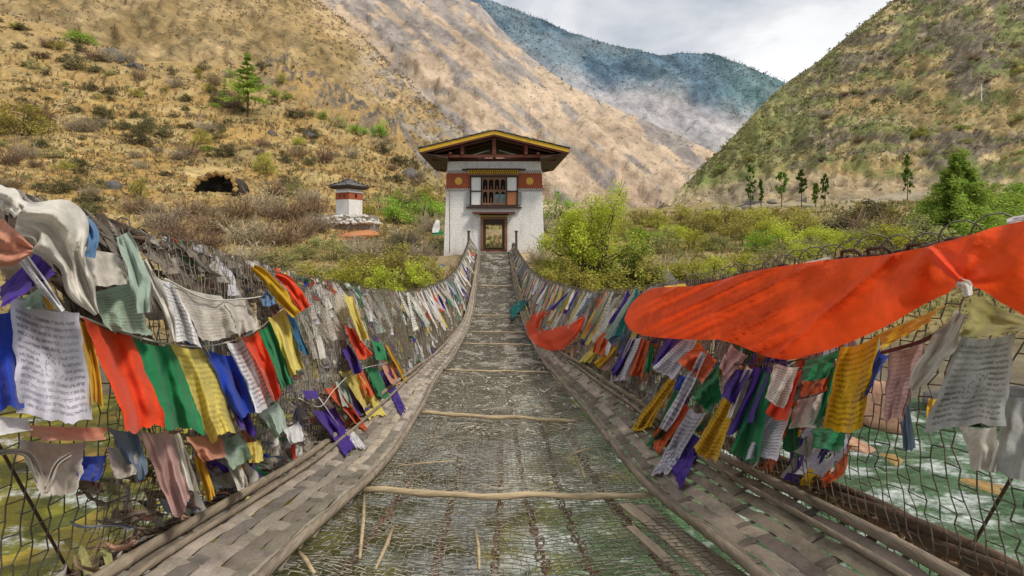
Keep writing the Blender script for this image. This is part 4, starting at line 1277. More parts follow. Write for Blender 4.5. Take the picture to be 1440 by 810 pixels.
for sg in (-1, 1):
    mb.beam((sg * 1.85, .7, 5.97), (sg * .3, .7, 6.40), .05, .07); mb.beam((sg * 1.5, .9, 5.80), (sg * .25, .9, 6.10), .05, .06); mb.beam((sg * 2.75, .5, 5.92), (sg * 2.0, .5, 6.12), .05, .05)
mb.build('light_slit_beams', M_wpaint, roof)
mb = MB(); mb.box(-hw(H) + .02, hw(H) - .02, .6, DEP - .6, H - .3, H - .2); mb.build('ceiling', M_soffit, gate)
# stone abutment carrying the bridge end
mb = MB(); mb.hexa([(-1.9, 27.6, -3.4), (1.8, 27.6, -3.4), (1.8, 29.9, -3.4), (-1.9, 29.9, -3.4), (-1.6, 28.4, -1.18), (1.45, 28.4, -1.18), (1.45, 29.9, -1.14), (-1.6, 29.9, -1.14)])
tag(mb.build('stone_abutment', M_stone), 'rough stone abutment under the far end of the bridge floor below the gatehouse door', 'abutment')
# boundary wall seen through the doorway
mb = MB()
for k in range(5): mb.box(-2.2, 2.1, 46 + k * .7, 46.8 + k * .7, -1.2, -.55 + k * .27)
tag(mb.build('stone_steps', simple('pale_stone', (.46, .37, .22), .9, .5, 2.2, .8, dist=.08)), 'pale stone steps seen through the gatehouse doorway', 'steps')

# ------------------------------------------------------------------ shrine on the slope
SY = 52.0
sp_ = P(491, 314.5, SY); s_ = SY / F
ch = tag(empty('shrine', sp_), 'small white shrine with red band and slate roof on the slope left of the gatehouse', 'shrine')
k = s_
Rz = Matrix.Rotation(math.radians(-29), 4, 'Z')
hb = 1.93 / 2
mb = MB(); mb.box(-hb, hb, -hb, hb, .9, 2.55, M=Rz); mb.build('body', M_white, ch)
mb = MB(); mb.box(-hb - .02, hb + .02, -hb - .02, hb + .02, 2.553, 3.27, M=Rz); rb = mb.build('red_band', M_redband, ch)
mb = MB()
for sx in (-.32, .3): mb.box(sx * 1.0 - .05, sx + .05, -hb - .045, -hb - .021, 2.75, 3.12, M=Rz)
mb.box(hb + .021, hb + .045, -.15, .15, 2.75, 3.12, M=Rz); mb.build('niche_shade', M_void, rb)  # blocks standing proud of the band; niche shade put into their colour
mb = MB(); mb.box(-hb - .1, hb + .1, -hb - .1, hb + .1, 3.273, 3.42, M=Rz); mb.box(-hb + .06, hb - .06, -hb + .06, hb - .06, 3.422, 3.7, M=Rz); mb.build('cornice', M_wpaint, ch)
rf = empty('roof'); rf.parent = ch
mb = MB(); e = 1.5
for (z0, z1, a, b) in ((3.66, 3.86, 1.2, e), (3.862, 3.94, e, e)):
    mb.hexa([Rz @ Vector(q) for q in ((-a, -a, z0), (a, -a, z0), (a, a, z0), (-a, a, z0), (-b, -b, z1), (b, -b, z1), (b, b, z1), (-b, b, z1))])
mb.build('eaves', M_soffit, rf)
mb = MB()
for lay in range(5):
    a = e + .06 - lay * .3; z = 3.945 + lay * .13
    for q in range(4):
        Rq = Rz @ Matrix.Rotation(q * math.pi / 2, 4, 'Z'); x = -a
        while x < a - .05:
            w_ = r_.uniform(.25, .45); z2 = z + r_.uniform(0, .06)
            mb.hexa([Rq @ Vector(p_) for p_ in ((x, -a, z2), (min(x + w_, a), -a, z2 + r_.uniform(-.03, .03)), (min(x + w_, a), -a + .5, z2 + .17), (x, -a + .5, z2 + .17), (x, -a, z2 + .04), (min(x + w_, a), -a, z2 + .05), (min(x + w_, a), -a + .5, z2 + .22), (x, -a + .5, z2 + .22))]); x += w_ + .01
mb.build('slates', M_slate, rf)
mb = MB(); mb.box(-.38, .38, -.38, .38, 4.5, 4.78, M=Rz); mb.build('cap_stone', M_slate, rf)
base = empty('stone_plinth'); base.parent = ch
for k in range(150):
    lay = k % 3; a = r_.uniform(-1, 1)
    me = rocks[k % 5].copy(); me.materials.clear()
    if k == 0: Mw = simple('limewashed_stone', (.58, .55, .50), .9, .4, 3, .6)
    if k < 96:
        o = link('plinth_stone', me, Mw, base)
        side = r_.random()
        x_o, y_o = (a * (3.0 - .3 * lay), -1.9 + .1 * lay + r_.uniform(-.1, .1)) if side < .75 else (r_.choice((-1, 1)) * (2.9 - .3 * lay), a * 1.8)
        o.location = (x_o, y_o, .05 + lay * .32 + r_.uniform(-.05, .06)); sc2 = r_.uniform(.2, .36); o.scale = (sc2 * 1.2, sc2, sc2 * .72); o.rotation_euler = (r_.uniform(-.2, .2), r_.uniform(-.2, .2), r_.uniform(0, 6))
mb = MB(); mb.box(-2.75, 2.75, -1.75, 1.9, -1.0, .88); mb.build('rubble_core', M_stone, base)

# raw orange earth heaped below the shrine
g0 = ground_hit(505, 333); me = rocks[2].copy(); me.materials.clear()
o = link('earth_mound', me, simple('orange_earth', (0.48, 0.20, 0.085), .95, .3, 2, .5, dist=.1)); o.location = g0 + Vector((0, 0, .1)); o.scale = (36 * g0.y / F, 1.6, 8 * g0.y / F)
tag(o, 'low heap of bare orange earth just below the shrine', 'earth mound')
# ------------------------------------------------------------------ cave
cp = P(299, 270, 76)
g0 = ground_hit(299, 272); Yc = g0.y
cv_o = tag(empty('cave', g0), 'dark cave mouth in the ochre hillside left of the shrine', 'cave')
sc_ = Yc / F
a_, h_ = 31 * sc_, 27 * sc_
nU, nV = 26, 12
V, Fc = [], []
for j in range(nV + 1):
    t = j / nV
    for i in range(nU + 1):
        u = math.pi * i / nU
        sh_ = (1 - .5 * t * t)
        V.append((-a_ * 1.03 * math.cos(u) * sh_, t * 6.0 + .55 + 1.3 * math.sin(u), h_ * 1.08 * math.sin(u) * sh_ - .1))
for j in range(nV):
    for i in range(nU):
        q = j * (nU + 1) + i; Fc.append((q, q + 1, q + nU + 2, q + nU + 1))
M_cave = simple('cave_shade_rock', (0.05, 0.04, 0.03), .95, .5, 1.5, .8, dist=.2)  # near-black lining; the shade inside the cave is put into the colour
V = np.array(V); V = V + 0.35 * np.stack([vnoise(V * .7 + 5, 1), 0 * V[:, 0], vnoise(V * .7, 2)], -1)
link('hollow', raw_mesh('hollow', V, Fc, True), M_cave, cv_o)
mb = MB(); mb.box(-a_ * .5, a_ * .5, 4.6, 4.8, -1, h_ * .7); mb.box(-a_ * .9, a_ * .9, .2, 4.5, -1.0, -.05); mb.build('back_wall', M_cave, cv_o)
M_lip = simple('earth_rock', (0.36, 0.23, 0.09), .95, .5, 1.2, .8, dist=.15)
for i in range(30):
    u = math.pi * (i + .5) / 30; me = rocks[i % 5].copy(); me.materials.clear(); o = link('rim_rock', me, M_lip, cv_o)
    o.location = (-a_ * 1.03 * math.cos(u), 1.5 * math.sin(u) - .1 + r_.uniform(-.2, .3), h_ * 1.05 * math.sin(u) + r_.uniform(-.15, .3)); q = r_.uniform(.22, .5); o.scale = (q * 1.2, q, q * .8); o.rotation_euler = (r_.uniform(0, 6), 0, r_.uniform(0, 6))
# ------------------------------------------------------------------ vegetation
def quads(ctr, size, r, flat=0.35, asp=0.5):
    n = len(ctr)
    a = r.normal(size=(n, 3)); a[:, 2] *= flat * 1.6; a /= np.linalg.norm(a, axis=1)[:, None]
    b = r.normal(size=(n, 3)); b -= a * (a * b).sum(1)[:, None]; b /= np.linalg.norm(b, axis=1)[:, None]
    s = size * r.uniform(.6, 1.3, n)[:, None]
    a = a * s; b = b * s * asp
    return np.stack([ctr - a, ctr - b * .9, ctr + a, ctr + b * .9], 1).reshape(-1, 3)


def bush_data(seed, nleaf, leaf, clumps=16, h=.8, spread=.5, shell=0.55, loose=.16, up=0.0, hollow=.35):
    """a leafy bush one unit wide: clumps of small leaves over a dome; darker inside and below"""
    r = np.random.default_rng(seed)
    cl = []
    while len(cl) < clumps:
        p = r.uniform(-1, 1, 3); p[2] = abs(p[2])
        d = np.linalg.norm(p)
        if hollow < d < 1.0: cl.append(p * np.array([spread * .84, spread * .84, h * .86]) * (0.85 + .3 * r.random()))
    cl = np.array(cl); rad = loose * r.uniform(.6, 1.4, clumps)
    k = r.integers(0, clumps, nleaf)
    d = r.normal(size=(nleaf, 3)); d /= np.linalg.norm(d, axis=1)[:, None]
    c = cl[k] + d * (rad[k] * r.random(nleaf) ** .45)[:, None] * np.array([1, 1, .8 + up])
    c[:, 2] = np.abs(c[:, 2]) + .01
    V = quads(c, leaf, r)
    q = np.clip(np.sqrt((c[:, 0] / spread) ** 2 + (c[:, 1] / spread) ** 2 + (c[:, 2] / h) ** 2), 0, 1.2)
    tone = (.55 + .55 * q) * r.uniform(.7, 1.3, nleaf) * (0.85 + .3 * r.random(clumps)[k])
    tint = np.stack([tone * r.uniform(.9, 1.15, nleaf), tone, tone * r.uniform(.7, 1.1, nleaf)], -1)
    return V, np.repeat(tint, 4, 0), cl


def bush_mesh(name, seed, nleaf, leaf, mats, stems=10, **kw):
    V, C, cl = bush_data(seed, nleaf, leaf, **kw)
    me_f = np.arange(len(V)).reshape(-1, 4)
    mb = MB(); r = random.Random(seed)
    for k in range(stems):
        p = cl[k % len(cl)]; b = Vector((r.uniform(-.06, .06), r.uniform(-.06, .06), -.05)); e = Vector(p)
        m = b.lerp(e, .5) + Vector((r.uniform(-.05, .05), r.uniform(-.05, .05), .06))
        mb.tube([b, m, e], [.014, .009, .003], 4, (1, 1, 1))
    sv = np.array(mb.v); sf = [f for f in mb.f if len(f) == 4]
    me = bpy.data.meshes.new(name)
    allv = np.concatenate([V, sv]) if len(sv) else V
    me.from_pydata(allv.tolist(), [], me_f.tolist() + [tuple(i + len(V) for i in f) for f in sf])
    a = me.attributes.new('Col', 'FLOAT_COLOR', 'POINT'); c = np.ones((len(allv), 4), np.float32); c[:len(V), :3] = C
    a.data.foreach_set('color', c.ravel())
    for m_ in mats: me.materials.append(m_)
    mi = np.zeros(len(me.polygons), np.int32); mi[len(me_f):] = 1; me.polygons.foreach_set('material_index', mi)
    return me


def twig_mesh(name, seed, n, mats, h=.7, fan=.55, leaf=0, w=.006):
    """a bare bush: a fan of fine crooked twigs, one unit wide"""
    r = np.random.default_rng(seed)
    S, T = [], []
    for k in range(n):
        an = r.uniform(0, 2 * math.pi); el = r.uniform(.15, 1.0) ** .7; ln = r.uniform(.35, 1.0)
        p = np.array([r.normal(0, .09), r.normal(0, .09), 0.0]); d = np.array([math.cos(an) * fan * (1.15 - el * .6), math.sin(an) * fan * (1.15 - el * .6), h * (.35 + el * .65)]) * ln
        for s in range(3):
            q = p + d / 3 + r.normal(0, .025, 3); S.append(p); T.append(q)
            if s > 0:
                for _ in range(2):
                    b = q + d * r.uniform(.12, .3) + r.normal(0, .09, 3); S.append(q); T.append(b)
            p = q
    V, Fc = wires(np.array(S), np.array(T), w, 3)
    C = np.repeat(r.uniform(.6, 1.4, len(S)), 6)[:, None] * np.ones((1, 3))
    if leaf:
        c = np.array(T)[r.integers(0, len(T), leaf)] + r.normal(0, .02, (leaf, 3)); LV = quads(c, .022, r)
        Fc = np.concatenate([Fc, np.arange(4 * leaf).reshape(-1, 4) + len(V)]); V = np.concatenate([V, LV]); C = np.concatenate([C, np.repeat(r.uniform(.7, 1.4, (leaf, 1)), 4, 0) * np.ones((1, 3))])
    me = raw_mesh(name, V, Fc, False, C)
    for m_ in mats: me.materials.append(m_)
    return me


M_bark = simple('bush_bark', (0.11, 0.08, 0.055), .9, .4, 8)
M_trunk = simple('pine_bark', (0.12, 0.075, 0.05), .9, .5, 6, .6, dist=.05)
ML = {
    'lime': leaf_mat('leaf_lime', (0.43, 0.465, 0.055), .38), 'green': leaf_mat('leaf_green', (0.26, 0.40, 0.055), .3),
    'bright': leaf_mat('leaf_bright', (0.20, 0.42, 0.03), .3), 'olive': leaf_mat('leaf_olive', (0.36, 0.33, 0.075), .3), 'grass': leaf_mat('leaf_greygreen', (0.31, 0.32, 0.13), .3),
    'dark': leaf_mat('leaf_dark', (0.135, 0.125, 0.06), .15), 'brown': leaf_mat('twig_brown', (0.31, 0.215, 0.13), .1),
    'grey': leaf_mat('twig_grey', (0.42, 0.35, 0.24), .1), 'straw': leaf_mat('dry_straw', (0.46, 0.33, 0.15), .3), 'pine': leaf_mat('pine_needles', (0.32, 0.50, 0.09), .42),
}
PROTO = {}
for kd, nl, lf in (('lime', 2600, .022), ('green', 2600, .024), ('bright', 2800, .02), ('olive', 2400, .024), ('grass', 2200, .024), ('dark', 2200, .028)):
    PROTO[kd] = [bush_mesh(kd + '_bush', 300 + 7 * i + hash(kd[0]) % 5, nl, lf, [ML[kd], M_bark], 12, clumps=20 + 4 * i, h=.62 + .1 * i, loose=.17) for i in range(3)]
for kd in ('brown', 'grey'):
    PROTO[kd] = [twig_mesh(kd + '_bush', 400 + i, 130, [ML[kd]], .62 + .06 * i, .56, 260, .0055) for i in range(3)]
WORD = {'lime': 'yellow green leafy', 'green': 'mid green leafy', 'bright': 'bright green rounded', 'olive': 'olive green', 'grass': 'grey green', 'dark': 'dark olive', 'brown': 'bare reddish brown twiggy', 'grey': 'bare grey brown twiggy'}
NB = [0]


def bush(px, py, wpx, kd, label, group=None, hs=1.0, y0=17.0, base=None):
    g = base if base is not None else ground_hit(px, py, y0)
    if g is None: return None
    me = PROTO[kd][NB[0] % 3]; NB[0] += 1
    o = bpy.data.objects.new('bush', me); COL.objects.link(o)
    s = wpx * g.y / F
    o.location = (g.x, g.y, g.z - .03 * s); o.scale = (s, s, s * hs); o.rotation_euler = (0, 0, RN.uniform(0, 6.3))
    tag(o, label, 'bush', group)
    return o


# --- shrubs on the left hillside that can be told apart
HL = [
    (112, 62, 44, 'green', 'green shrub high on the ochre hillside near the top left corner'), (28, 192, 80, 'olive', 'big olive bush at the left edge of the ochre hillside'),
    (108, 100, 34, 'dark', 'dark shrub below the green shrub near the top left'), (54, 172, 44, 'brown', 'reddish brown shrub just above the big olive bush at the left edge'),
    (190, 302, 38, 'brown', 'round brown shrub left of and below the cave mouth'), (372, 245, 44, 'olive', 'olive bush on the slope right of and above the cave mouth'),
    (290, 214, 22, 'green', 'small green shrub straight above the cave mouth'), (172, 186, 26, 'dark', 'dark shrub halfway between the cave and the left edge'),
    (325, 212, 16, 'dark', 'tiny dark shrub above right of the cave mouth'), (420, 205, 24, 'lime', 'lone yellow green shrub on the hillside right of the tall pine'),
    (386, 140, 18, 'green', 'upper of two green shrubs right of the tall pine trunk'), (404, 143, 16, 'green', 'right hand small green shrub beside the tall pine trunk'),
    (300, 152, 18, 'green', 'small green shrub at the foot of the small pine'), (455, 168, 22, 'green', 'leftmost green shrub in the row below the rock outcrop'),
    (477, 180, 26, 'grass', 'second green shrub in the row below the rock outcrop'), (503, 190, 34, 'green', 'third green shrub in the row below the rock outcrop'),
    (535, 193, 34, 'green', 'green shrub at the right end of the row below the rock outcrop'), (438, 196, 24, 'dark', 'dark low shrub beside the lone yellow green shrub'),
    (136, 300, 28, 'dark', 'dark shrub left of the round brown shrub below the cave'), (82, 274, 36, 'dark', 'dark shrub above the white cloth bundle on the left rail'),
    (180, 90, 26, 'grey', 'grey rocky shrub right of the dark shrub on the upper hillside'), (246, 125, 22, 'grey', 'grey shrub left of the small pine on the upper hillside'),
]
for (px, py, w_, kd, lab) in HL: bush(px, py, w_, kd, lab, y0=36)
done = [(h_[0], h_[1]) for h_ in HL]
cnt = 0; tries = 0
while cnt < 165 and tries < 3000:
    tries += 1
    px = RN.uniform(-40, 600); py = RN.uniform(22, 310)
    if py < 20 + 80 * max(0, min(1, px / 330)) or (px > 400 and py < 130 + (px - 400) * .5): continue
    if abs(px - 299) < 52 and -36 < py - 262 < 34: continue
    if 440 < px < 545 and py > 235: continue
    if any(abs(px - a) < 9 and abs(py - b) < 6 for a, b in done): continue
    g = ground_hit(px, py, 30)
    if g is None: continue
    kd = RN.choices(['dark', 'grey', 'brown', 'olive', 'grass'], [.52, .12, .14, .16, .06])[0]
    wpx = RN.uniform(11, 31) * (1.15 if py > 180 else .95)
    ht = 'upper' if py < 150 else 'lower'
    bush(px, py, wpx, kd, '%s shrub scattered on the %s ochre left hillside' % (WORD[kd], ht), '%s shrubs scattered on the %s left hillside' % (WORD[kd], ht), base=g, hs=RN.uniform(.7, 1.1))
    done.append((px, py)); cnt += 1

# --- brush on the valley floor, left
VL = [(230, 318, 60), (270, 300, 50), (300, 322, 64), (335, 300, 56), (372, 296, 60), (405, 304, 60), (440, 296, 46), (250, 338, 60), (350, 335, 70), (395, 340, 60), (425, 328, 50), (290, 345, 56), (445, 318, 46)]
for i, (px, py, w_) in enumerate(VL):
    kd = 'brown' if i % 4 else 'grey'
    bush(px, py + 8, w_, kd, WORD[kd] + ' bush in the brush thicket below the cave left of the shrine', WORD[kd] + ' bushes of the thicket below the cave', y0=24, hs=.8)
VL2 = [(560, 400, 90, 'olive'), (500, 402, 84, 'olive'), (540, 410, 70, 'lime'), (600, 398, 60, 'olive'), (465, 398, 60, 'grass'), (480, 412, 70, 'lime'), (585, 408, 60, 'lime'), (430, 398, 60, 'olive'), (520, 385, 60, 'olive')]
for i, (px, py, w_, kd) in enumerate(VL2):
    bush(px, py, w_, kd, WORD[kd] + ' bush on the bank right above the left rail short of the gatehouse', WORD[kd] + ' bushes on the bank above the left rail', y0=16, hs=.9)
VL3 = [(545, 350, 56, 'grass'), (520, 362, 60, 'grey'), (570, 345, 50, 'grey'), (470, 362, 60, 'grass'), (430, 360, 56, 'grass'), (500, 350, 40, 'grey'), (590, 362, 44, 'grey'), (450, 345, 50, 'grass'), (395, 372, 64, 'grass'), (350, 372, 60, 'grey'), (555, 372, 44, 'brown')]
for i, (px, py, w_, kd) in enumerate(VL3):
    bush(px, py + 6, w_, kd, WORD[kd] + ' bush on the grassy flat below the shrine', WORD[kd] + ' bushes on the flat below the shrine', y0=20, hs=.85)
VL4 = [(555, 310, 60, 'green'), (595, 312, 60, 'green'), (612, 300, 50, 'green'), (580, 292, 44, 'grass'), (535, 296, 44, 'grass'), (600, 280, 40, 'olive'), (560, 285, 36, 'green'), (608, 325, 40, 'grey'), (520, 300, 30, 'olive'), (615, 345, 30, 'grass')]
for i, (px, py, w_, kd) in enumerate(VL4):
    bush(px, py + 4, w_, kd, WORD[kd] + ' bush between the shrine and the left wall of the gatehouse', WORD[kd] + ' bushes between the shrine and the gatehouse', y0=32, hs=1.0)

# --- right of the gatehouse: the big willow bush, then the scrub behind
def big_bush(name, label, px, py, wpx, hpx, Y, kd, nleaf, leaf, seed, clumps, stems):
    z = ground_py(px, Y); root = tag(empty(name, ((px - CX) * Y / F, Y, z - .1)), label, 'bush')
    w_, h_ = wpx * Y / F, hpx * Y / F
    V, C, cl = bush_data(seed, nleaf, leaf / w_, clumps=clumps, h=h_ / w_, spread=.5, loose=.10, up=.5, hollow=.12)
    link('crown', raw_mesh('crown', V * w_, np.arange(len(V)).reshape(-1, 4), False, C), ML[kd], root)
    mb = MB(); r = random.Random(seed)
    for k in range(stems):
        e = Vector(cl[k % len(cl)]) * w_ * r.uniform(.9, 1.12); b = Vector((r.uniform(-.14, .14) * w_, r.uniform(-.1, .1) * w_, 0))
        m = b.lerp(e, .45) + Vector((r.uniform(-.03, .03), r.uniform(-.03, .03), .06)) * w_
        mb.tube([b, m, e, e + (e - m) * .35], [.05, .035, .016, .006], 5)
    mb.build('stems', M_bark, root, True)


big_bush('willow_bush', 'tall yellow green willow bush right beside the gatehouse', 832, 398, 170, 150, 23.5, 'lime', 27000, .058, 71, 60, 80)
big_bush('willow_bush', 'darker green bush overlapping the right side of the tall willow bush', 892, 390, 96, 72, 22.6, 'green', 5000, .06, 72, 24, 22)
big_bush('willow_bush', 'olive bush at the front of the tall willow bush by the right rail', 800, 402, 110, 60, 21, 'olive', 6000, .055, 73, 26, 24)
RB = [
    (912, 408, 80, 'olive', 'rounded olive yellow bush in front of the dark gap right of the willow'), (968, 398, 84, 'lime', 'yellow green bush left of the orange banner top'),
    (1010, 396, 70, 'lime', 'yellow green bush directly behind the tip of the orange banner'), (1070, 356, 52, 'bright', 'bright green rounded bush standing alone beyond the orange banner'),
    (868, 408, 70, 'olive', 'olive bush low behind the right rail between willow and orange banner'), (770, 395, 60, 'olive', 'olive bush at the left foot of the willow beside the right rail'),
    (760, 372, 40, 'grey', 'bare twiggy bush between the gatehouse corner and the willow'), (932, 385, 44, 'grey', 'bare dark twiggy bush in the gap between willow and yellow green bush'),
    (1045, 385, 60, 'lime', 'yellow green bush behind the middle of the orange banner edge'), (1090, 376, 60, 'grass', 'grey green bush behind the orange banner, right of the bright round bush'),
    (1130, 366, 60, 'lime', 'yellow green low bush right of the bright round bush'), (1170, 356, 60, 'lime', 'yellow green low bush left of the big right hand pine'), (1215, 350, 60, 'grass', 'grey green bush two bush widths left of the big right hand pine'),
]
for (px, py, w_, kd, lab) in RB: bush(px, py, w_, kd, lab, y0=18, hs=.9)
RS = []
for px, py, w_, kd in ((945, 330, 40, 'lime'), (985, 322, 44, 'olive'), (1020, 316, 40, 'olive'), (1060, 318, 50, 'olive'), (1095, 316, 50, 'olive'), (1130, 325, 44, 'olive'), (1150, 335, 44, 'lime'), (1180, 322, 40, 'dark'),
                      (1220, 318, 50, 'dark'), (1260, 328, 50, 'grass'), (1290, 335, 50, 'dark'), (1230, 338, 50, 'brown'), (905, 335, 44, 'green'), (880, 325, 36, 'olive'), (860, 315, 40, 'grass'), (925, 312, 36, 'olive'),
                      (900, 308, 30, 'olive'), (960, 305, 30, 'olive'), (1000, 304, 30, 'lime'), (1235, 296, 30, 'dark'), (1215, 300, 28, 'olive'), (1250, 300, 26, 'olive'), (1205, 310, 26, 'olive'), (1100, 345, 44, 'lime'), (1010, 345, 44, 'grass'),
                      (970, 345, 44, 'lime'), (935, 350, 40, 'grass'), (1135, 350, 44, 'grass'), (1300, 318, 50, 'grass'), (1400, 305, 60, 'green'), (1430, 290, 60, 'green'), (1420, 325, 60, 'green'), (1390, 285, 40, 'olive'), (1440, 275, 50, 'green'), (785, 345, 40, 'grass'),
                      (782, 300, 44, 'green'), (800, 285, 30, 'grass'), (775, 320, 30, 'grey'), (1040, 330, 44, 'olive'), (1080, 335, 40, 'lime'), (1190, 340, 44, 'lime'), (1260, 350, 60, 'lime'), (1300, 350, 60, 'grass'), (1040, 300, 24, 'olive'), (1075, 302, 24, 'lime'), (1120, 306, 26, 'olive')):
    ar = 'just right of the gatehouse' if px < 840 else ('between the willow and the road' if px < 1100 else ('below the right hand road cut' if px < 1380 else 'behind the big right hand pine'))
    bush(px, py + 8, w_ * 1.45, kd, WORD[kd] + ' bush in the valley scrub ' + ar, WORD[kd] + ' bushes ' + ar, y0=30, hs=.85)
# green patches on the right hill
cnt = 0
while cnt < 45:
    px = RN.uniform(985, 1440); py = RN.uniform(10, 255)
    if py < 296 - (px - 925) * .86 + 14 if px < 1255 else py < 6: continue
    if py > np.interp(px, [930, 1060, 1140, 1300, 1440], [255, 238, 225, 232, 238]): continue
    in_green = (1245 < px < 1375 and 175 < py < 225) or (px < 1130 and py > 150) or px > 1420
    if not in_green and RN.random() < .55: continue
    g = sheet_hit(rh, px, py)
    kd = RN.choice(['green', 'grass', 'olive']) if in_green else RN.choice(['dark', 'olive', 'brown', 'grass'])
    zone = 'on the left flank' if px < 1150 else 'on the upper face'
    bush(px, py, RN.uniform(8, 20) * (1.2 if in_green else .9), kd, '%s shrub scattered %s of the right hill' % (WORD[kd], zone), '%s shrubs %s of the right hill' % (WORD[kd], zone), base=g, hs=.8)
    cnt += 1


# --- pines
def pine(label, base, hpx, wpx, seed, tiers, dens, group=None, bare=.2, gap=0.0, zj=.035, pw=1.2):
    Y = base.y; h = hpx * Y / F; R0 = wpx * Y / F / 2
    r = np.random.default_rng(seed)
    root = tag(empty('pine_tree', base), label, 'tree', group)
    mb = MB(); mb.tube([(0, 0, -.3), (.01 * h, 0, h * .35), (-.008 * h, 0, h * .7), (0, 0, h * .98)], [h * .018, h * .014, h * .009, h * .003], 7)
    ctr = []
    for k in range(tiers):
        t = bare + (1 - bare) * (k + r.uniform(-.25, .25)) / tiers
        t = min(max(t, bare), .985)
        rad = R0 * (1.02 - ((t - bare) / (1 - bare)) ** pw) * r.uniform(.75, 1.12) + R0 * .06
        if r.random() < gap: continue
        nb = int(r.integers(5, 8)); a0 = r.uniform(0, 6.3)
        for j in range(nb):
            an = a0 + 2 * math.pi * j / nb + r.normal(0, .25); rr = rad * r.uniform(.6, 1.1)
            z0 = t * h; z1 = z0 + rr * r.uniform(-.22, .42)
            e = np.array([rr * math.cos(an), rr * math.sin(an), z1])
            mb.tube([(0, 0, z0), tuple(e * np.array([.5, .5, 0]) + np.array([0, 0, z0 + (z1 - z0) * .35])), tuple(e)], [h * .005, h * .0035, h * .0012], 4)
            m = int(dens * (.4 + rr / R0))
            s = r.uniform(.25, 1.05, m)
            c = np.stack([s * e[0], s * e[1], z0 + (z1 - z0) * s ** 1.6], -1) + r.normal(0, 1, (m, 3)) * np.array([.09, .09, zj]) * rr * 1.1
            ctr.append(c)
    m = dens * 2
    ctr.append(np.stack([r.normal(0, R0 * .07, m), r.normal(0, R0 * .07, m), h * r.uniform(.9, 1.02, m)], -1))
    ctr = np.concatenate(ctr); V = quads(ctr, h * .017, r, .6, .38)
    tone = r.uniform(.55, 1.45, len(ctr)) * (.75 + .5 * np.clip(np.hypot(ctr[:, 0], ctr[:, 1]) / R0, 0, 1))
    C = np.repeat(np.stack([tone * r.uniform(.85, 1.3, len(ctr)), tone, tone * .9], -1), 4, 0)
    mb.build('trunk', M_trunk, root, True)
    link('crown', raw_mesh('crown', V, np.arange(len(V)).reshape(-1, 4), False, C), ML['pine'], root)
    return root


pine('tall open pine standing alone on the ochre hillside above the cave', ground_hit(348, 166, 60), 88, 60, 5, 9, 150, bare=.30, gap=.08)
pine('small slim pine left of the tall pine on the ochre hillside', ground_hit(316, 152, 60), 42, 22, 6, 8, 40, bare=.3)
yb = 44.0; pb = Vector(((1346 - CX) * yb / F, yb, ground_py(1346, yb)))
pine('broad green pine behind the orange banner on the right', pb, HY - 218 + (-pb.z) * F / yb, 120, 8, 26, 420, bare=.04, zj=.10, pw=1.0)
# --- slim roadside trees
for i, (px, pt, pb_, w_, lab) in enumerate((
        (1055, 231, 297, 15, 'tallest slim roadside poplar, leftmost of the row'), (1070, 253, 291, 9, 'short slim tree just right of the tallest roadside poplar'), (1099, 242, 290, 19, 'light green roadside tree, third from the left in the row'),
        (1127, 240, 288, 15, 'dark round topped roadside tree left of the paired trees'), (1147, 258, 290, 12, 'shorter of the paired roadside trees'), (1160, 246, 282, 14, 'taller right hand tree of the paired roadside trees'), (1276, 220, 278, 19, 'lone slim tree on the slope left of the big pine'))):
    Yt = 118 if px < 1200 else 112
    s = Yt / F
    g = Vector(((px - CX) * s, Yt, (HY - pb_) * s))
    zz_ = ground_py(px, Yt); top = (HY - pt) * s; g.z = min(zz_, g.z)
    root = tag(empty('slim_tree', g), lab, 'tree', 'slim trees along the road')
    h = top - g.z; r = np.random.default_rng(500 + i)
    mb = MB(); mb.tube([(0, 0, -.3), (.06, 0, h * .5), (0, 0, h * .95)], [.11, .08, .02], 6); mb.build('trunk', M_trunk, root, True)
    lo = .22 if i not in (2, 3) else .42
    kc = 44; cz = lo * h + (1 - lo) * h * r.random(kc); prof = np.sin(np.pi * np.clip((cz / h - lo) / (1 - lo) * .85 + .12, 0, 1)) ** .7
    an = r.uniform(0, 6.3, kc); cr = w_ * s / 2 * prof * r.uniform(.2, .9, kc)
    cl = np.stack([cr * np.cos(an), cr * np.sin(an), cz], -1); nl = 2200
    kk = r.integers(0, kc, nl); c = cl[kk] + r.normal(0, 1, (nl, 3)) * np.array([.28, .28, .45]) * w_ * s / 7
    tone = r.uniform(.5, 1.3, nl) * (.42 if i in (0, 1, 3, 5, 6) else .85)
    link('crown', raw_mesh('crown', quads(c, .2, r), np.arange(4 * nl).reshape(-1, 4), False, np.repeat(tone[:, None] * np.array([[.9, 1, .9]]), 4, 0)), ML['green'], root)

# --- specks of trees high on the crags: uncountable at this distance
# --- dry grass and low scrub over the near ground and hillside
M_grass = leaf_mat('dry_grass', (1, 1, 1), .25)
n = 30000
pxs = rng.uniform(-60, 1500, n); lY = rng.uniform(math.log(15.5), math.log(165), n); Ys = np.exp(lY)
ci = np.interp(pxs, gc, np.arange(len(gc))).astype(int); rj = np.interp(Ys, gr, np.arange(len(gr))).astype(int)
zs = gz[ci, rj]; base = np.stack([gX[ci, rj], gY[ci, rj], zs], -1); base[:, :2] += rng.normal(0, .004, (n, 2)) * Ys[:, None]
ok = ~((np.abs(base[:, 0] + .1) < 3.4) & (base[:, 1] > 27) & (base[:, 1] < 37.5)) & ~((np.abs(pxs - 299) < 36) & (gpy[ci, rj] < 274) & (gpy[ci, rj] > 236))
ok &= ~((pxs > 640) & (Ys > 100)); base = base[ok]; Ys = Ys[ok]; pxs = pxs[ok]; n = len(base)
B = 8
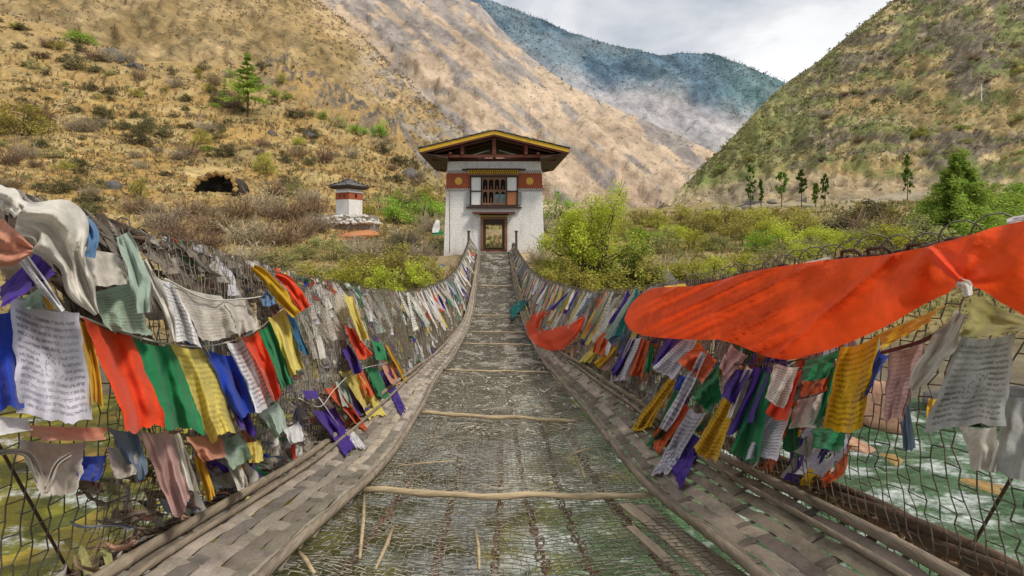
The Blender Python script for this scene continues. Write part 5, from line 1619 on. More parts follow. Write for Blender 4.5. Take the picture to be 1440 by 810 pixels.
ht = (Ys * rng.uniform(.0035, .009, n))[:, None] * rng.uniform(.6, 1.2, (n, B)); an = rng.uniform(0, 6.3, (n, B)); ln = rng.uniform(.2, .8, (n, B))
d = np.stack([np.cos(an), np.sin(an), np.zeros_like(an)], -1)
tip = base[:, None] + d * (ht * ln)[..., None] + np.array([0, 0, 1.0]) * ht[..., None]
sdv = np.stack([-np.sin(an), np.cos(an), np.zeros_like(an)], -1) * (ht * .10)[..., None]
root_ = base[:, None] + d * (ht * .15)[..., None] - np.array([0, 0, .03])
mid = (root_ + tip) / 2 + np.array([0, 0, 1]) * (ht * .12)[..., None]
V = np.stack([root_ - sdv, root_ + sdv, mid + sdv * .8, mid - sdv * .8, tip + sdv * .1, tip - sdv * .1], 2).reshape(-1, 3)
q = np.arange(n * B)[:, None] * 6
Fq = np.concatenate([q + np.array([[0, 1, 2, 3]]), q + np.array([[3, 2, 4, 5]])])
pal = np.array([[.50, .37, .16], [.46, .32, .13], [.38, .28, .13], [.28, .22, .11], [.25, .25, .075], [.52, .39, .2]])
pi_ = np.where(pxs < 640, rng.choice(6, n, p=[.3, .25, .16, .12, .05, .12]), rng.choice(6, n, p=[.10, .02, .10, .04, .60, .14]))
Cc = np.repeat(pal[pi_] * rng.uniform(.7, 1.25, (n, 1)), B * 6, 0)
tag(link('dry_grass', raw_mesh('dry_grass', V, Fq, False, Cc), M_grass), 'dry straw coloured grass tufts covering the valley floor and left hillside', 'grass', kind='stuff')
n = 1900
pxs = rng.uniform(-60, 640, n); Ys = np.exp(rng.uniform(math.log(45), math.log(195), n))
ci = np.interp(pxs, gc, np.arange(len(gc))).astype(int); rj = np.interp(Ys, gr, np.arange(len(gr))).astype(int)
base = np.stack([gX[ci, rj], gY[ci, rj], gz[ci, rj]], -1)
ok = ~((np.abs(pxs - 299) < 36) & (gpy[ci, rj] < 274) & (gpy[ci, rj] > 236)); base, Ys = base[ok], Ys[ok]; n = len(base); B = 14
sz = Ys * rng.uniform(.003, .009, n)
c = base[:, None] + rng.normal(0, 1, (n, B, 3)) * np.array([.6, .6, .3]) * sz[:, None, None] + np.array([0, 0, .4]) * sz[:, None, None]
V = quads(c.reshape(-1, 3), np.repeat(sz, B)[:, None][:, 0] * .33, rng)if False else None
cc = c.reshape(-1, 3); a = rng.normal(size=cc.shape); a /= np.linalg.norm(a, axis=1)[:, None]; b = np.cross(a, rng.normal(size=cc.shape)); b /= np.linalg.norm(b, axis=1)[:, None]
ss = np.repeat(sz, B)[:, None] * .36
V = np.stack([cc - a * ss, cc - b * ss * .6, cc + a * ss, cc + b * ss * .6], 1).reshape(-1, 3)
pal = np.array([[.17, .145, .07], [.22, .18, .085], [.26, .18, .10], [.24, .21, .15], [.23, .24, .08]])
Cc = np.repeat(pal[rng.choice(5, n)], B * 4, 0) * rng.uniform(.7, 1.3, (n * B * 4, 1))
tag(link('low_scrub', raw_mesh('low_scrub', V, np.arange(len(V)).reshape(-1, 4), False, Cc), M_grass), 'low dark scrub dotted thickly over the left hillside', 'scrub', kind='stuff')
# trees standing tiny on the crags, the far ridge and the right skyline
def specks(name, pts, hs, label, colr, kd='dark'):
    V, C = [], []
    r = np.random.default_rng(len(pts))
    for p, h in zip(pts, hs):
        m = 34; t = r.random(m); rad = h * .26 * (1.05 - t)
        an = r.uniform(0, 6.3, m); c = np.array(p) + np.stack([rad * np.cos(an), rad * np.sin(an), t * h], -1)
        V.append(quads(c, h * .13, r)); C.append(np.repeat(np.array([colr]) * r.uniform(.6, 1.3, (m, 1)), 4, 0))
    V = np.concatenate(V); tag(link(name, raw_mesh(name, V, np.arange(len(V)).reshape(-1, 4), False, np.concatenate(C)), M_grass), label, 'trees', kind='stuff')
# road, wall and parked things on the right
yR = 126.0
def rd(px, py=None): return Vector(((px - CX) * yR / F, yR, ground_py(px, yR)))
# dark roadside wall
mb = MB()
xs = np.linspace(1010, 1172, 28); prev = None
for k in range(len(xs) - 1):
    a, b = rd(xs[k]), rd(xs[k + 1]); t = k / 27; h0 = 1.1 + 2.2 * max(0, t - .45) + .25 * math.sin(k * 1.9); h1 = 1.1 + 2.2 * max(0, (k + 1) / 27 - .45) + .25 * math.sin((k + 1) * 1.9)
    a.y += 5 + 6 * t; b.y += 5 + 6 * t
    mb.hexa([(a.x, a.y, a.z - .5), (b.x, b.y, b.z - .5), (b.x, b.y + .5, b.z - .5), (a.x, a.y + .5, a.z - .5), (a.x, a.y, a.z + h0), (b.x, b.y, b.z + h1), (b.x, b.y + .5, b.z + h1), (a.x, a.y + .5, a.z + h0)])
tag(mb.build('roadside_wall', simple('dark_wall_stone', (.13, .125, .125), .9, .5, 1.2, .8, dist=.1)), 'low dark stone wall beside the road behind the slim trees', 'wall')
for k, (px, w_, lab) in enumerate(((1052, 24, 'pale boulder on the road verge at the foot of the tallest poplar'), (1086, 20, 'pale boulder on the road verge right of the short slim tree'))):
    p = rd(px); rk_ = rock(px, HY - p.z * F / yR - 2, yR - 5, w_, 9, M_rockp, lab, k=k)
# thin white pole on the right hill
p = sheet_hit(rh, 1382, 143)
mb = MB(); mb.tube([p, p + Vector((0, 0, 24 * p.y / F))], [.0011 * p.y, .0009 * p.y], 6)
tag(mb.build('flag_pole', M_wpaint), 'thin white flag pole on the upper right hillside', 'pole')
# tiny trees
pts, hs = [], []
for (px, py, h) in ((409, 132, 5),): pass
r = random.Random(3)
for px, py in ((742, 132), (727, 132), (790, 118), (636, 86), (662, 118), (803, 128), (842, 150), (690, 118), (780, 182), (820, 175), (858, 175), (760, 200), (610, 150), (700, 230), (880, 200)):
    hp = poly([(600, -30), (645, -8), (700, 36), (800, 120), (860, 150), (930, 182), (1003, 213)])(px)
    t = min(max((py - 5) / 290.0, 0), 1)
    Y = 960 - 500 * max(0, (py - hp)) / (300 - hp); pts.append(P(px, py, Y - 25)); hs.append(9 * Y / F)
specks('crag_trees', pts, hs, 'tiny scattered conifers on the pink crag mountainside', (.13, .14, .08))
pts, hs = [], []
for k in range(420):
    px = r.uniform(690, 1118); py = float(r3(px)) + r.uniform(0, 3); pts.append(P(px, py, 3560)); hs.append(r.uniform(1.2, 3.2) * 3560 / F)
specks('ridge_forest', pts, hs, 'conifer forest along the skyline of the blue far mountain', (.06, .12, .13))
pts, hs = [], []
for k in range(90):
    px = r.uniform(960, 1250); py = float(r4(px)) + r.uniform(-1, 4); pts.append(sheet_hit(rh, px, py) + Vector((0, -1, -.3))); hs.append(r.uniform(2, 6) * 220 / F)
specks('skyline_scrub', pts, hs, 'small scrub along the skyline of the right hill', (.20, .21, .09))
# dark rocks on the left hillside
for k, (px, py, w_, h_, lab) in enumerate(((436, 196, 24, 14, 'dark grey rock on the hillside beside the lone yellow green shrub'), (383, 190, 20, 10, 'grey rock on the slope below the tall pine'), (160, 84, 30, 20, 'grey rock outcrop on the upper left hillside'), (190, 96, 26, 14, 'grey rock right of the upper left outcrop'), (162, 266, 24, 16, 'dark boulder standing in for a shaded hollow left of the cave mouth'), (60, 24, 14, 22, 'dark standing rock at the top left of the hillside'), (930, 402, 60, 44, 'dark boulder between the willow and the yellow green bush'), (575, 250, 30, 16, 'dark rock on the slope left of the gatehouse roof'))):  # the one left of the cave is solid, a hollow's shade painted dark
    g = ground_hit(px, py, 18)
    if g is None: continue
    s = g.y / F; me = rocks[k % 5].copy(); me.materials.clear(); o = link('boulder', me, M_rockd if 'dark' in lab else M_rockg_ if False else M_rockd)
    o.location = g; o.scale = (w_ * s / 2, w_ * s / 2, h_ * s * .7); o.rotation_euler = (0, 0, k); tag(o, lab, 'boulder')


def sheet_scrub(sh, n, smin, smax, pal, test, name, label, seed, B=9):
    p, ppx, ppy, s_ = sh
    r = np.random.default_rng(seed)
    m = np.where(s_ <= .99)[0]; P_, X_, Y_ = p[:, m].reshape(-1, 3), ppx[:, m].ravel(), ppy[:, m].ravel()
    ok = np.where((X_ > -40) & (X_ < 1480) & (Y_ > -30) & (Y_ < 330))[0]
    k = r.choice(ok, n * 3)
    # even out over the slope as seen
    w_ = test(X_[k], Y_[k]); k = k[r.random(len(k)) < w_][:n]; n = len(k)
    b = P_[k] + r.normal(0, .004, (n, 3)) * P_[k][:, 1:2] * np.array([1, 1, 0])
    sz = b[:, 1] / F * r.uniform(smin, smax, n) * .5
    c = (b[:, None] + r.normal(0, 1, (n, B, 3)) * np.array([.6, .5, .35]) * sz[:, None, None] + np.array([0, 0, .3]) * sz[:, None, None]).reshape(-1, 3)
    a = r.normal(size=c.shape); a /= np.linalg.norm(a, axis=1)[:, None]; q = np.cross(a, r.normal(size=c.shape)); q /= np.linalg.norm(q, axis=1)[:, None]
    ss = np.repeat(sz, B)[:, None] * .55
    V = np.stack([c - a * ss, c - q * ss * .6, c + a * ss, c + q * ss * .6], 1).reshape(-1, 3)
    C = np.repeat(np.array(pal)[r.integers(0, len(pal), n)] * r.uniform(.7, 1.25, (n, 1)), B * 4, 0)
    tag(link(name, raw_mesh(name, V, np.arange(len(V)).reshape(-1, 4), False, C), M_grass), label, 'scrub', kind='stuff')


sheet_scrub(slope_s, 6500, 1.5, 4.5, [(.29, .23, .12), (.33, .26, .14), (.25, .21, .11), (.36, .27, .14)], lambda x, y: .3 + .7 * (vnoise(np.stack([x * .02, y * .04, x * 0], -1), 3) > -.1), 'slope_scrub', 'fine scrub speckling the dry mountain slope behind the near hillside', 21)
sheet_scrub(crag_s, 1500, 1.2, 3.2, [(.22, .19, .12), (.26, .22, .15), (.19, .18, .13)], lambda x, y: .25 + .75 * (vnoise(np.stack([x * .02, y * .03, x * 0], -1), 4) > 0), 'crag_scrub', 'sparse scrub on the pink crag mountainside', 22)
sheet_scrub(rh, 5200, 1.8, 6.5, [(.20, .18, .085), (.25, .22, .10), (.19, .22, .075), (.29, .235, .12), (.18, .155, .11), (.23, .26, .09)], lambda x, y: (.35 + .65 * (vnoise(np.stack([x * .03, y * .05, x * 0], -1), 5) > -.1)) * np.where(y > np.interp(x, [930, 1060, 1140, 1300, 1440], [250, 236, 225, 232, 238]), .12, 1), 'hill_scrub', 'scrub thickly dotting the right hill', 23)

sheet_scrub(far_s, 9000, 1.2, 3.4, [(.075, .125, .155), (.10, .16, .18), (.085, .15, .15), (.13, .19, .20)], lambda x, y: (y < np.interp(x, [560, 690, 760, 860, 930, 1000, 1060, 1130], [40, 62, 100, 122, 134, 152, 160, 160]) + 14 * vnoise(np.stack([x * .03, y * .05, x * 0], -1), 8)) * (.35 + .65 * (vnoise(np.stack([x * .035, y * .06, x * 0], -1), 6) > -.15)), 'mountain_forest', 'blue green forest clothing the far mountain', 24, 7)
# ------------------------------------------------------------------ prayer flags
CC = {'red': (0.88, 0.085, 0.025), 'orange': (0.72, 0.13, 0.035), 'green': (0.03, 0.26, 0.10), 'sage': (0.36, 0.47, 0.36), 'yellow': (0.80, 0.66, 0.16), 'gold': (0.75, 0.45, 0.02),
      'blue': (0.025, 0.07, 0.50), 'purple': (0.075, 0.03, 0.30), 'white': (0.86, 0.85, 0.86), 'cream': (0.80, 0.76, 0.68), 'greige': (0.62, 0.565, 0.49), 'pink': (0.58, 0.36, 0.33), 'salmon': (0.70, 0.33, 0.22),
      'teal': (0.02, 0.21, 0.19), 'lblue': (0.14, 0.27, 0.47), 'mint': (0.45, 0.56, 0.48), 'lilac': (0.70, 0.68, 0.77), 'grey': (0.52, 0.52, 0.49), 'olive': (0.36, 0.34, 0.12), 'steel': (0.17, 0.24, 0.33), 'petrol': (0.02, 0.14, 0.27), 'banner': (0.86, 0.085, 0.016)}
CM = {}
def cm(name, ink):
    k = (name, bool(ink))
    if k not in CM:
        dull = name in ('greige', 'cream', 'grey', 'olive', 'pink')
        CM[k] = cloth_mat('cloth_%s%s' % (name, '_printed' if ink else ''), CC[name], ink=({'yellow': .34, 'lilac': .6, 'gold': .6}.get(name, .65) if name in ('white', 'yellow', 'gold', 'cream', 'grey', 'lilac') else .42) if ink else 0, rows=16, fade=.34 if dull else .2,
                          trans=.32, inkcol=tuple(x * .12 for x in CC[name]), wear=.12 if not dull else .25)
    return CM[k]


def above(x, Y, z, pyv, pxv, sg):
    """keep cloth clear of the matting"""
    return z


def cloth(name, pts, mat, uv, nu, nv, parent=None, th=0.0):
    idx = np.arange(nu * nv).reshape(nu, nv)
    fa = np.stack([idx[:-1, :-1], idx[1:, :-1], idx[1:, 1:], idx[:-1, 1:]], -1).reshape(-1, 4)
    return link(name, raw_mesh(name, pts.reshape(-1, 3), fa, True, None, uv.reshape(-1, 2)), mat, parent)


NF = [0]
def place(PXY, sg, Xs):
    """points hung in the plane of a side net: sideways distance Xs, seen in direction PXY"""
    px, py = PXY[..., 0], PXY[..., 1]
    X = Xs.copy()
    for _ in range(60):
        Y = F * sg * X / (px - CX); z = (HY - py) * Y / F
        inn = np.abs(np.where(sg < 0, inL(Y), inR(Y))); out = np.abs(np.where(sg < 0, outL(Y), outR(Y)))
        t = np.clip((X - inn) / (out - inn), 0, 1)
        fl = deckz(Y) + .055 + (.06 if sg < 0 else .14) * t ** 1.5
        bad = (z < fl) & (X > .5)
        if not bad.any(): break
        X = np.where(bad, X - .008, X)
    return np.stack([sg * X, Y, z], -1)


def flag(corners, col, label, layer=0, ink=0, x0=1.26, tilt=.12, ruf=1.0, nu=23, nv=27, curl=0.0, group=None, name='prayer_flag', cat='prayer flag'):
    """a cloth square hung between four seen corners (top left, top right, bottom right, bottom left)"""
    NF[0] += 1; r = np.random.default_rng(1000 + NF[0])
    tl, tr, br, bl = [np.array(c, float) for c in corners]
    u = np.linspace(0, 1, nu)[:, None]; v = np.linspace(0, 1, nv)[None]
    uu = u + 0 * v; vv = v + 0 * u
    p = ((1 - uu)[..., None] * (1 - vv)[..., None] * tl + uu[..., None] * (1 - vv)[..., None] * tr + uu[..., None] * vv[..., None] * br + (1 - uu)[..., None] * vv[..., None] * bl)
    dv = (bl + br - tl - tr) / 2; nrm = np.array([dv[1], -dv[0]]) / (np.linalg.norm(dv) + 1e-6); W = np.linalg.norm(tr - tl); Hh = np.linalg.norm(dv)
    ph = r.uniform(0, 6.3, 6)
    p = p + nrm * (np.sin(vv * 3.1 + ph[0])[..., None] * Hh * .035 * ruf * vv[..., None]) + nrm * ((np.sin(vv * 9 + ph[1]) * .018 + .012 * np.sin(vv * 21 + ph[3])) * W * ruf)[..., None]
    p = p + (dv / (Hh + 1e-6)) * ((np.sin(uu * 5 + ph[2]) * .03 * vv + .012 * np.sin(uu * 17 + ph[4]) * vv + .05 * np.sin(np.pi * uu) * (1 - vv)) * Hh * ruf)[..., None]
    fray = np.abs(fbm(np.stack([uu * 13 + NF[0], uu * 0, uu * 0 + 3], -1), 3, NF[0])) * sst(.86, 1, vv) * .035 + vnoise(np.stack([uu * 22, uu * 0, uu * 0 + NF[0]], -1), 4) * sst(.93, 1, vv) * .006
    p = p - dv * fray[..., None]
    p = p + nrm * (vnoise(np.stack([vv * 16, vv * 0 + (uu > .5), vv * 0 + NF[0]], -1), 6) * W * .012 * (np.abs(uu - .5) > .44))[..., None]
    sg = -1 if p[..., 0].mean() < CX else 1
    e = .5 + vv * .8
    fold = .020 * np.sin(uu * r.uniform(5, 8) + vv * r.uniform(-3, 3) + ph[5]) + .012 * np.sin(uu * r.uniform(11, 15) + vv * 3 + ph[1]) + .012 * fbm(np.stack([uu * 3 + ph[0], vv * 4, vv * 0 + NF[0]], -1), 3, NF[0])
    crease = .012 * np.abs(np.sin(uu * 2.6 + vv * 2.2 + ph[2]))
    X = x0 - tilt * vv - .014 * layer + (fold + crease) * e * ruf
    pts = place(p, sg, X)
    o = cloth(name, pts, cm(col, ink), np.stack([uu, vv], -1), nu, nv)
    tag(o, label, cat, group)
    return o


def ribbon(path, widths, col, label, layer=0, x0=1.26, tilt=.1, ink=0, ruf=1.0, n=26, nw=9, name='prayer_flag', cat='prayer flag', group=None, bulge=0.0):
    """a gathered strip of cloth following a seen path"""
    NF[0] += 1; r = np.random.default_rng(1000 + NF[0])
    path = np.array(path, float); d = np.concatenate([[0], np.cumsum(np.linalg.norm(np.diff(path, axis=0), axis=1))]); d /= d[-1]
    t = np.linspace(0, 1, n)
    c = np.stack([cub(d, path[:, 0])(t), cub(d, path[:, 1])(t)], -1); w_ = np.interp(t, np.linspace(0, 1, len(widths)), widths)
    g = np.gradient(c, axis=0); g /= np.linalg.norm(g, axis=1)[:, None]; nrm = np.stack([-g[:, 1], g[:, 0]], -1)
    s = np.linspace(-.5, .5, nw)[:, None]
    wob = 1 + .10 * np.sin(t * 14 + r.uniform(0, 6)) * ruf
    p = c[None] + nrm[None] * (s * (w_ * wob)[None])[..., None]
    sg = -1 if p[..., 0].mean() < CX else 1
    tt = np.repeat(t[None], nw, 0); ss = s + .5 + 0 * tt
    X = x0 - tilt * tt - .014 * layer + ruf * (.014 * np.sin(ss * 9 + tt * 3 + r.uniform(0, 6)) + .010 * np.sin(ss * 17 - tt * 5) + .016 * fbm(np.stack([ss * 2.5 + NF[0], tt * 6, tt * 0], -1), 3, NF[0])) - bulge * np.sin(np.pi * ss)
    pts = place(p, sg, X)
    o = cloth(name, pts, cm(col, ink), np.stack([ss, tt], -1), nw, n)
    tag(o, label, cat, group)
    return o


# ---- left side, near to far
FL = [
    (((-30, 436), (32, 432), (30, 577), (-26, 580)), 'blue', 'deep blue flag cut off by the left edge of the photo', 2, 0),
    (((14, 416), (110, 440), (137, 592), (30, 586)), 'lilac', 'big white flag printed with dark script near the left edge', 4, 1),
    (((106, 442), (124, 452), (150, 568), (134, 570)), 'gold', 'narrow yellow flag peeping out between the big white flag and the red flag', 1, 0),
    (((115, 446), (184, 472), (234, 602), (177, 605)), 'red', 'bright red flag right beside the big white printed flag', 3, 0),
    (((182, 472), (241, 485), (290, 611), (234, 601)), 'green', 'large emerald green flag between the bright red and pale yellow flags', 3, 0),
    (((238, 482), (291, 487), (337, 606), (300, 620)), 'yellow', 'pale yellow printed flag right of the large emerald green flag', 3, 1),
    (((294, 500), (328, 512), (360, 612), (337, 604)), 'purple', 'purple flag tucked behind the blue flag, right of the pale yellow flag', 1, 0),
    (((283, 485), (326, 500), (363, 580), (335, 592)), 'blue', 'royal blue flag between the pale yellow flag and the white printed one', 2, 0),
    (((318, 482), (344, 473), (390, 566), (362, 580)), 'white', 'white printed flag between the royal blue flag and the second red flag', 3, 1),
    (((340, 473), (363, 464), (399, 556), (386, 563)), 'red', 'narrow red flag right of the white printed flag on the left rail', 3, 0),
    (((361, 463), (380, 452), (416, 541), (400, 544)), 'green', 'narrow green flag between the narrow red and the light yellow flag', 3, 0),
    (((377, 446), (399, 432), (432, 518), (411, 528)), 'yellow', 'light yellow flag at the right end of the bright row on the left', 3, 0),
    (((396, 434), (416, 448), (433, 500), (418, 494)), 'petrol', 'petrol blue flag behind the light yellow flag at the end of the bright row', 1, 0),
    (((366, 418), (382, 400), (388, 428), (372, 432)), 'lblue', 'small blue scrap hanging under the yellow twisted scarf', 1, 0),
    (((118, 412), (182, 394), (217, 470), (158, 466)), 'sage', 'old sage grey printed flag behind the red and green flags', 0, 1),
    (((213, 384), (241, 396), (287, 486), (244, 478)), 'white', 'bluish white narrow flag above the pale yellow flag', 1, 1),
    (((108, 342), (166, 356), (178, 402), (124, 402)), 'greige', 'grey brown ragged cloth below the blue strap on the left rail', 0, 0),
    (((242, 398), (312, 416), (337, 470), (286, 482)), 'greige', 'stained greige printed flag behind the royal blue flag top', 0, 1),
    (((312, 420), (346, 420), (368, 460), (338, 472)), 'greige', 'smaller greige flag left of the narrow red flag top', 0, 0),
    (((0, 404), (52, 352), (79, 386), (2, 432)), 'purple', 'dark violet cloth under the pink cloth at the left edge', 5, 0),
    (((56, 398), (72, 398), (84, 436), (60, 432)), 'gold', 'small mustard flag above the big white printed flag', 2, 0),
    (((30, 420), (56, 404), (66, 434), (34, 436)), 'sage', 'small green grey scrap above the big white printed flag', 1, 0),
    (((192, 604), (236, 604), (272, 700), (250, 730)), 'pink', 'long pink and white flag hanging low below the emerald green flag', 2, 0),
    (((228, 606), (252, 608), (284, 690), (262, 694)), 'cream', 'cream strip hanging low beside the pink and white flag', 1, 0),
    (((262, 614), (312, 610), (318, 645), (284, 649)), 'salmon', 'short faded orange flag under the pale yellow flag', 1, 0),
    (((362, 578), (391, 564), (406, 602), (388, 616)), 'mint', 'pale mint flag hanging below the white printed flag', 2, 0),
    (((300, 618), (336, 610), (356, 642), (328, 662)), 'sage', 'dingy sage scrap below the purple flag on the left', 0, 0),
    (((24, 618), (122, 622), (108, 690), (58, 702)), 'greige', 'dingy translucent grey rag hanging low at the left over the water', 0, 0),
    (((-20, 582), (38, 588), (44, 606), (-20, 614)), 'white', 'pale cloth strip under the deep blue flag at the left edge', 3, 0),
    (((150, 600), (192, 606), (212, 660), (196, 680)), 'steel', 'blue grey ragged strip below the bright red flag', 0, 0),
    (((30, 596), (150, 600), (146, 620), (60, 622)), 'salmon', 'rust stained cloth strip below the big white printed flag', 1, 0),
    (((272, 640), (286, 640), (302, 700), (290, 706)), 'gold', 'thin mustard strip dangling right of the long pink and white flag', 1, 0),
    (((150, 628), (196, 630), (190, 668), (160, 674)), 'greige', 'ragged grey scrap below the bright red flag over the water', 0, 0),
    (((318, 650), (336, 646), (350, 684), (334, 690)), 'cream', 'small cream rag low on the net left of the matting', 1, 0),
    (((346, 622), (366, 618), (372, 648), (352, 652)), 'yellow', 'small pale yellow rag below the pale mint flag', 0, 0),
    (((398, 604), (420, 592), (430, 618), (410, 626)), 'white', 'small white rag on the net right of the pale mint flag', 0, 0),
    (((100, 640), (150, 640), (140, 676), (112, 676)), 'blue', 'dark blue rag low behind the net on the left', -1, 0),
    (((424, 549), (446, 549), (448, 560), (432, 562)), 'purple', 'small purple scrap on the low string left of the bamboo matting', 2, 0),
    (((440, 577), (472, 572), (497, 626), (486, 644)), 'purple', 'long purple flag hanging lowest onto the left bamboo matting', 3, 0),
    (((446, 556), (462, 560), (512, 630), (500, 634)), 'white', 'white strip between the long purple flag and the orange flag on the left matting', 1, 0),
    (((454, 546), (472, 540), (518, 608), (500, 598)), 'orange', 'orange flag with scarlet tip on the low string by the left matting', 3, 0),
    (((470, 536), (484, 532), (500, 574), (484, 572)), 'mint', 'pale green flag between the orange and gold flags by the left matting', 1, 0),
    (((476, 522), (497, 516), (545, 582), (520, 588)), 'yellow', 'gold and white flag blown over the left matting', 3, 0),
    (((482, 540), (504, 550), (522, 576), (500, 586)), 'purple', 'purple flag partly behind the gold and white flag on the left', 1, 0),
    (((496, 512), (512, 520), (528, 556), (514, 560)), 'orange', 'narrow orange flag right behind the gold and white flag', 1, 0),
    (((512, 514), (530, 516), (550, 562), (532, 558)), 'green', 'green printed flag right of the gold and white flag', 2, 1),
    (((534, 522), (548, 522), (571, 576), (564, 584)), 'purple', 'slim purple flag at the far end of the low string by the left matting', 3, 0),
    (((536, 512), (552, 512), (564, 542), (548, 540)), 'salmon', 'salmon flag above the slim purple flag on the left', 1, 0),
    (((480, 492), (490, 484), (512, 520), (500, 528)), 'purple', 'kite shaped purple flag below the long orange flag on the left net', 3, 0),
    (((483, 456), (496, 462), (526, 500), (506, 506)), 'red', 'red orange flag in the middle of the left net below the yellow strip', 2, 0),
    (((482, 412), (496, 416), (518, 480), (504, 478)), 'yellow', 'long pale yellow strip in the middle of the left rail', 2, 0),
    (((522, 478), (538, 482), (546, 508), (530, 506)), 'green', 'small green flag right of the red orange flag on the left net', 1, 0),
    (((540, 482), (546, 486), (574, 538), (566, 536)), 'gold', 'thin yellow strip right of the small green flag on the left net', 1, 0),
]
for (cn, col, lab, lay, ink) in FL: flag(cn, col, lab, lay, ink, x0=1.27)
ribbon([(356, 376), (368, 384), (392, 412), (418, 442)], [9, 17, 20, 14], 'gold', 'yellow twisted scarf blown from the left rail beside the red scarf', 2)
ribbon([(388, 386), (402, 394), (416, 412), (430, 434)], [8, 15, 16, 17], 'red', 'red scarf beside the yellow twisted scarf on the left rail', 2)
ribbon([(172, 330), (182, 352), (196, 392), (202, 440)], [20, 26, 28, 18], 'mint', 'pale mint scarf tied over the left rail', 2)
ribbon([(202, 366), (222, 408), (240, 450), (246, 480)], [8, 16, 14, 6], 'cream', 'cream cord like scarf right of the pale mint scarf', 2)
ribbon([(100, 308), (122, 314), (131, 334), (126, 362)], [12, 18, 17, 14], 'lblue', 'light blue strap curled over the left rail', 3, bulge=.02)
ribbon([(24, 306), (70, 316), (98, 362), (116, 410), (136, 442)], [44, 88, 58, 38, 10], 'cream', 'big off white cloth bundle knotted over the left rail', 5, bulge=.05, ruf=2.4, n=40, nw=23)
ribbon([(-14, 268), (14, 282), (30, 296)], [20, 34, 26], 'cream', 'rolled white cloth above the big bundle at the left edge', 6, bulge=.05)
ribbon([(-40, 312), (16, 346), (62, 404), (88, 438)], [30, 24, 16, 10], 'white', 'white twisted band running down from the rolled cloth at the left edge', 6, ruf=1.4)
ribbon([(-30, 330), (6, 346), (46, 352)], [60, 66, 12], 'salmon', 'dusty pink cloth at the left edge above the violet cloth', 6, bulge=.03)
ribbon([(90, 330), (108, 352), (112, 340)], [40, 24, 6], 'cream', 'cream rag bunched beside the light blue strap', 4, bulge=.03)
ribbon([(-30, 640), (40, 640), (64, 690), (84, 650), (100, 640)], [6, 9, 14, 10, 8], 'greige', 'grey looped rag trailing over the water at the left', 1)

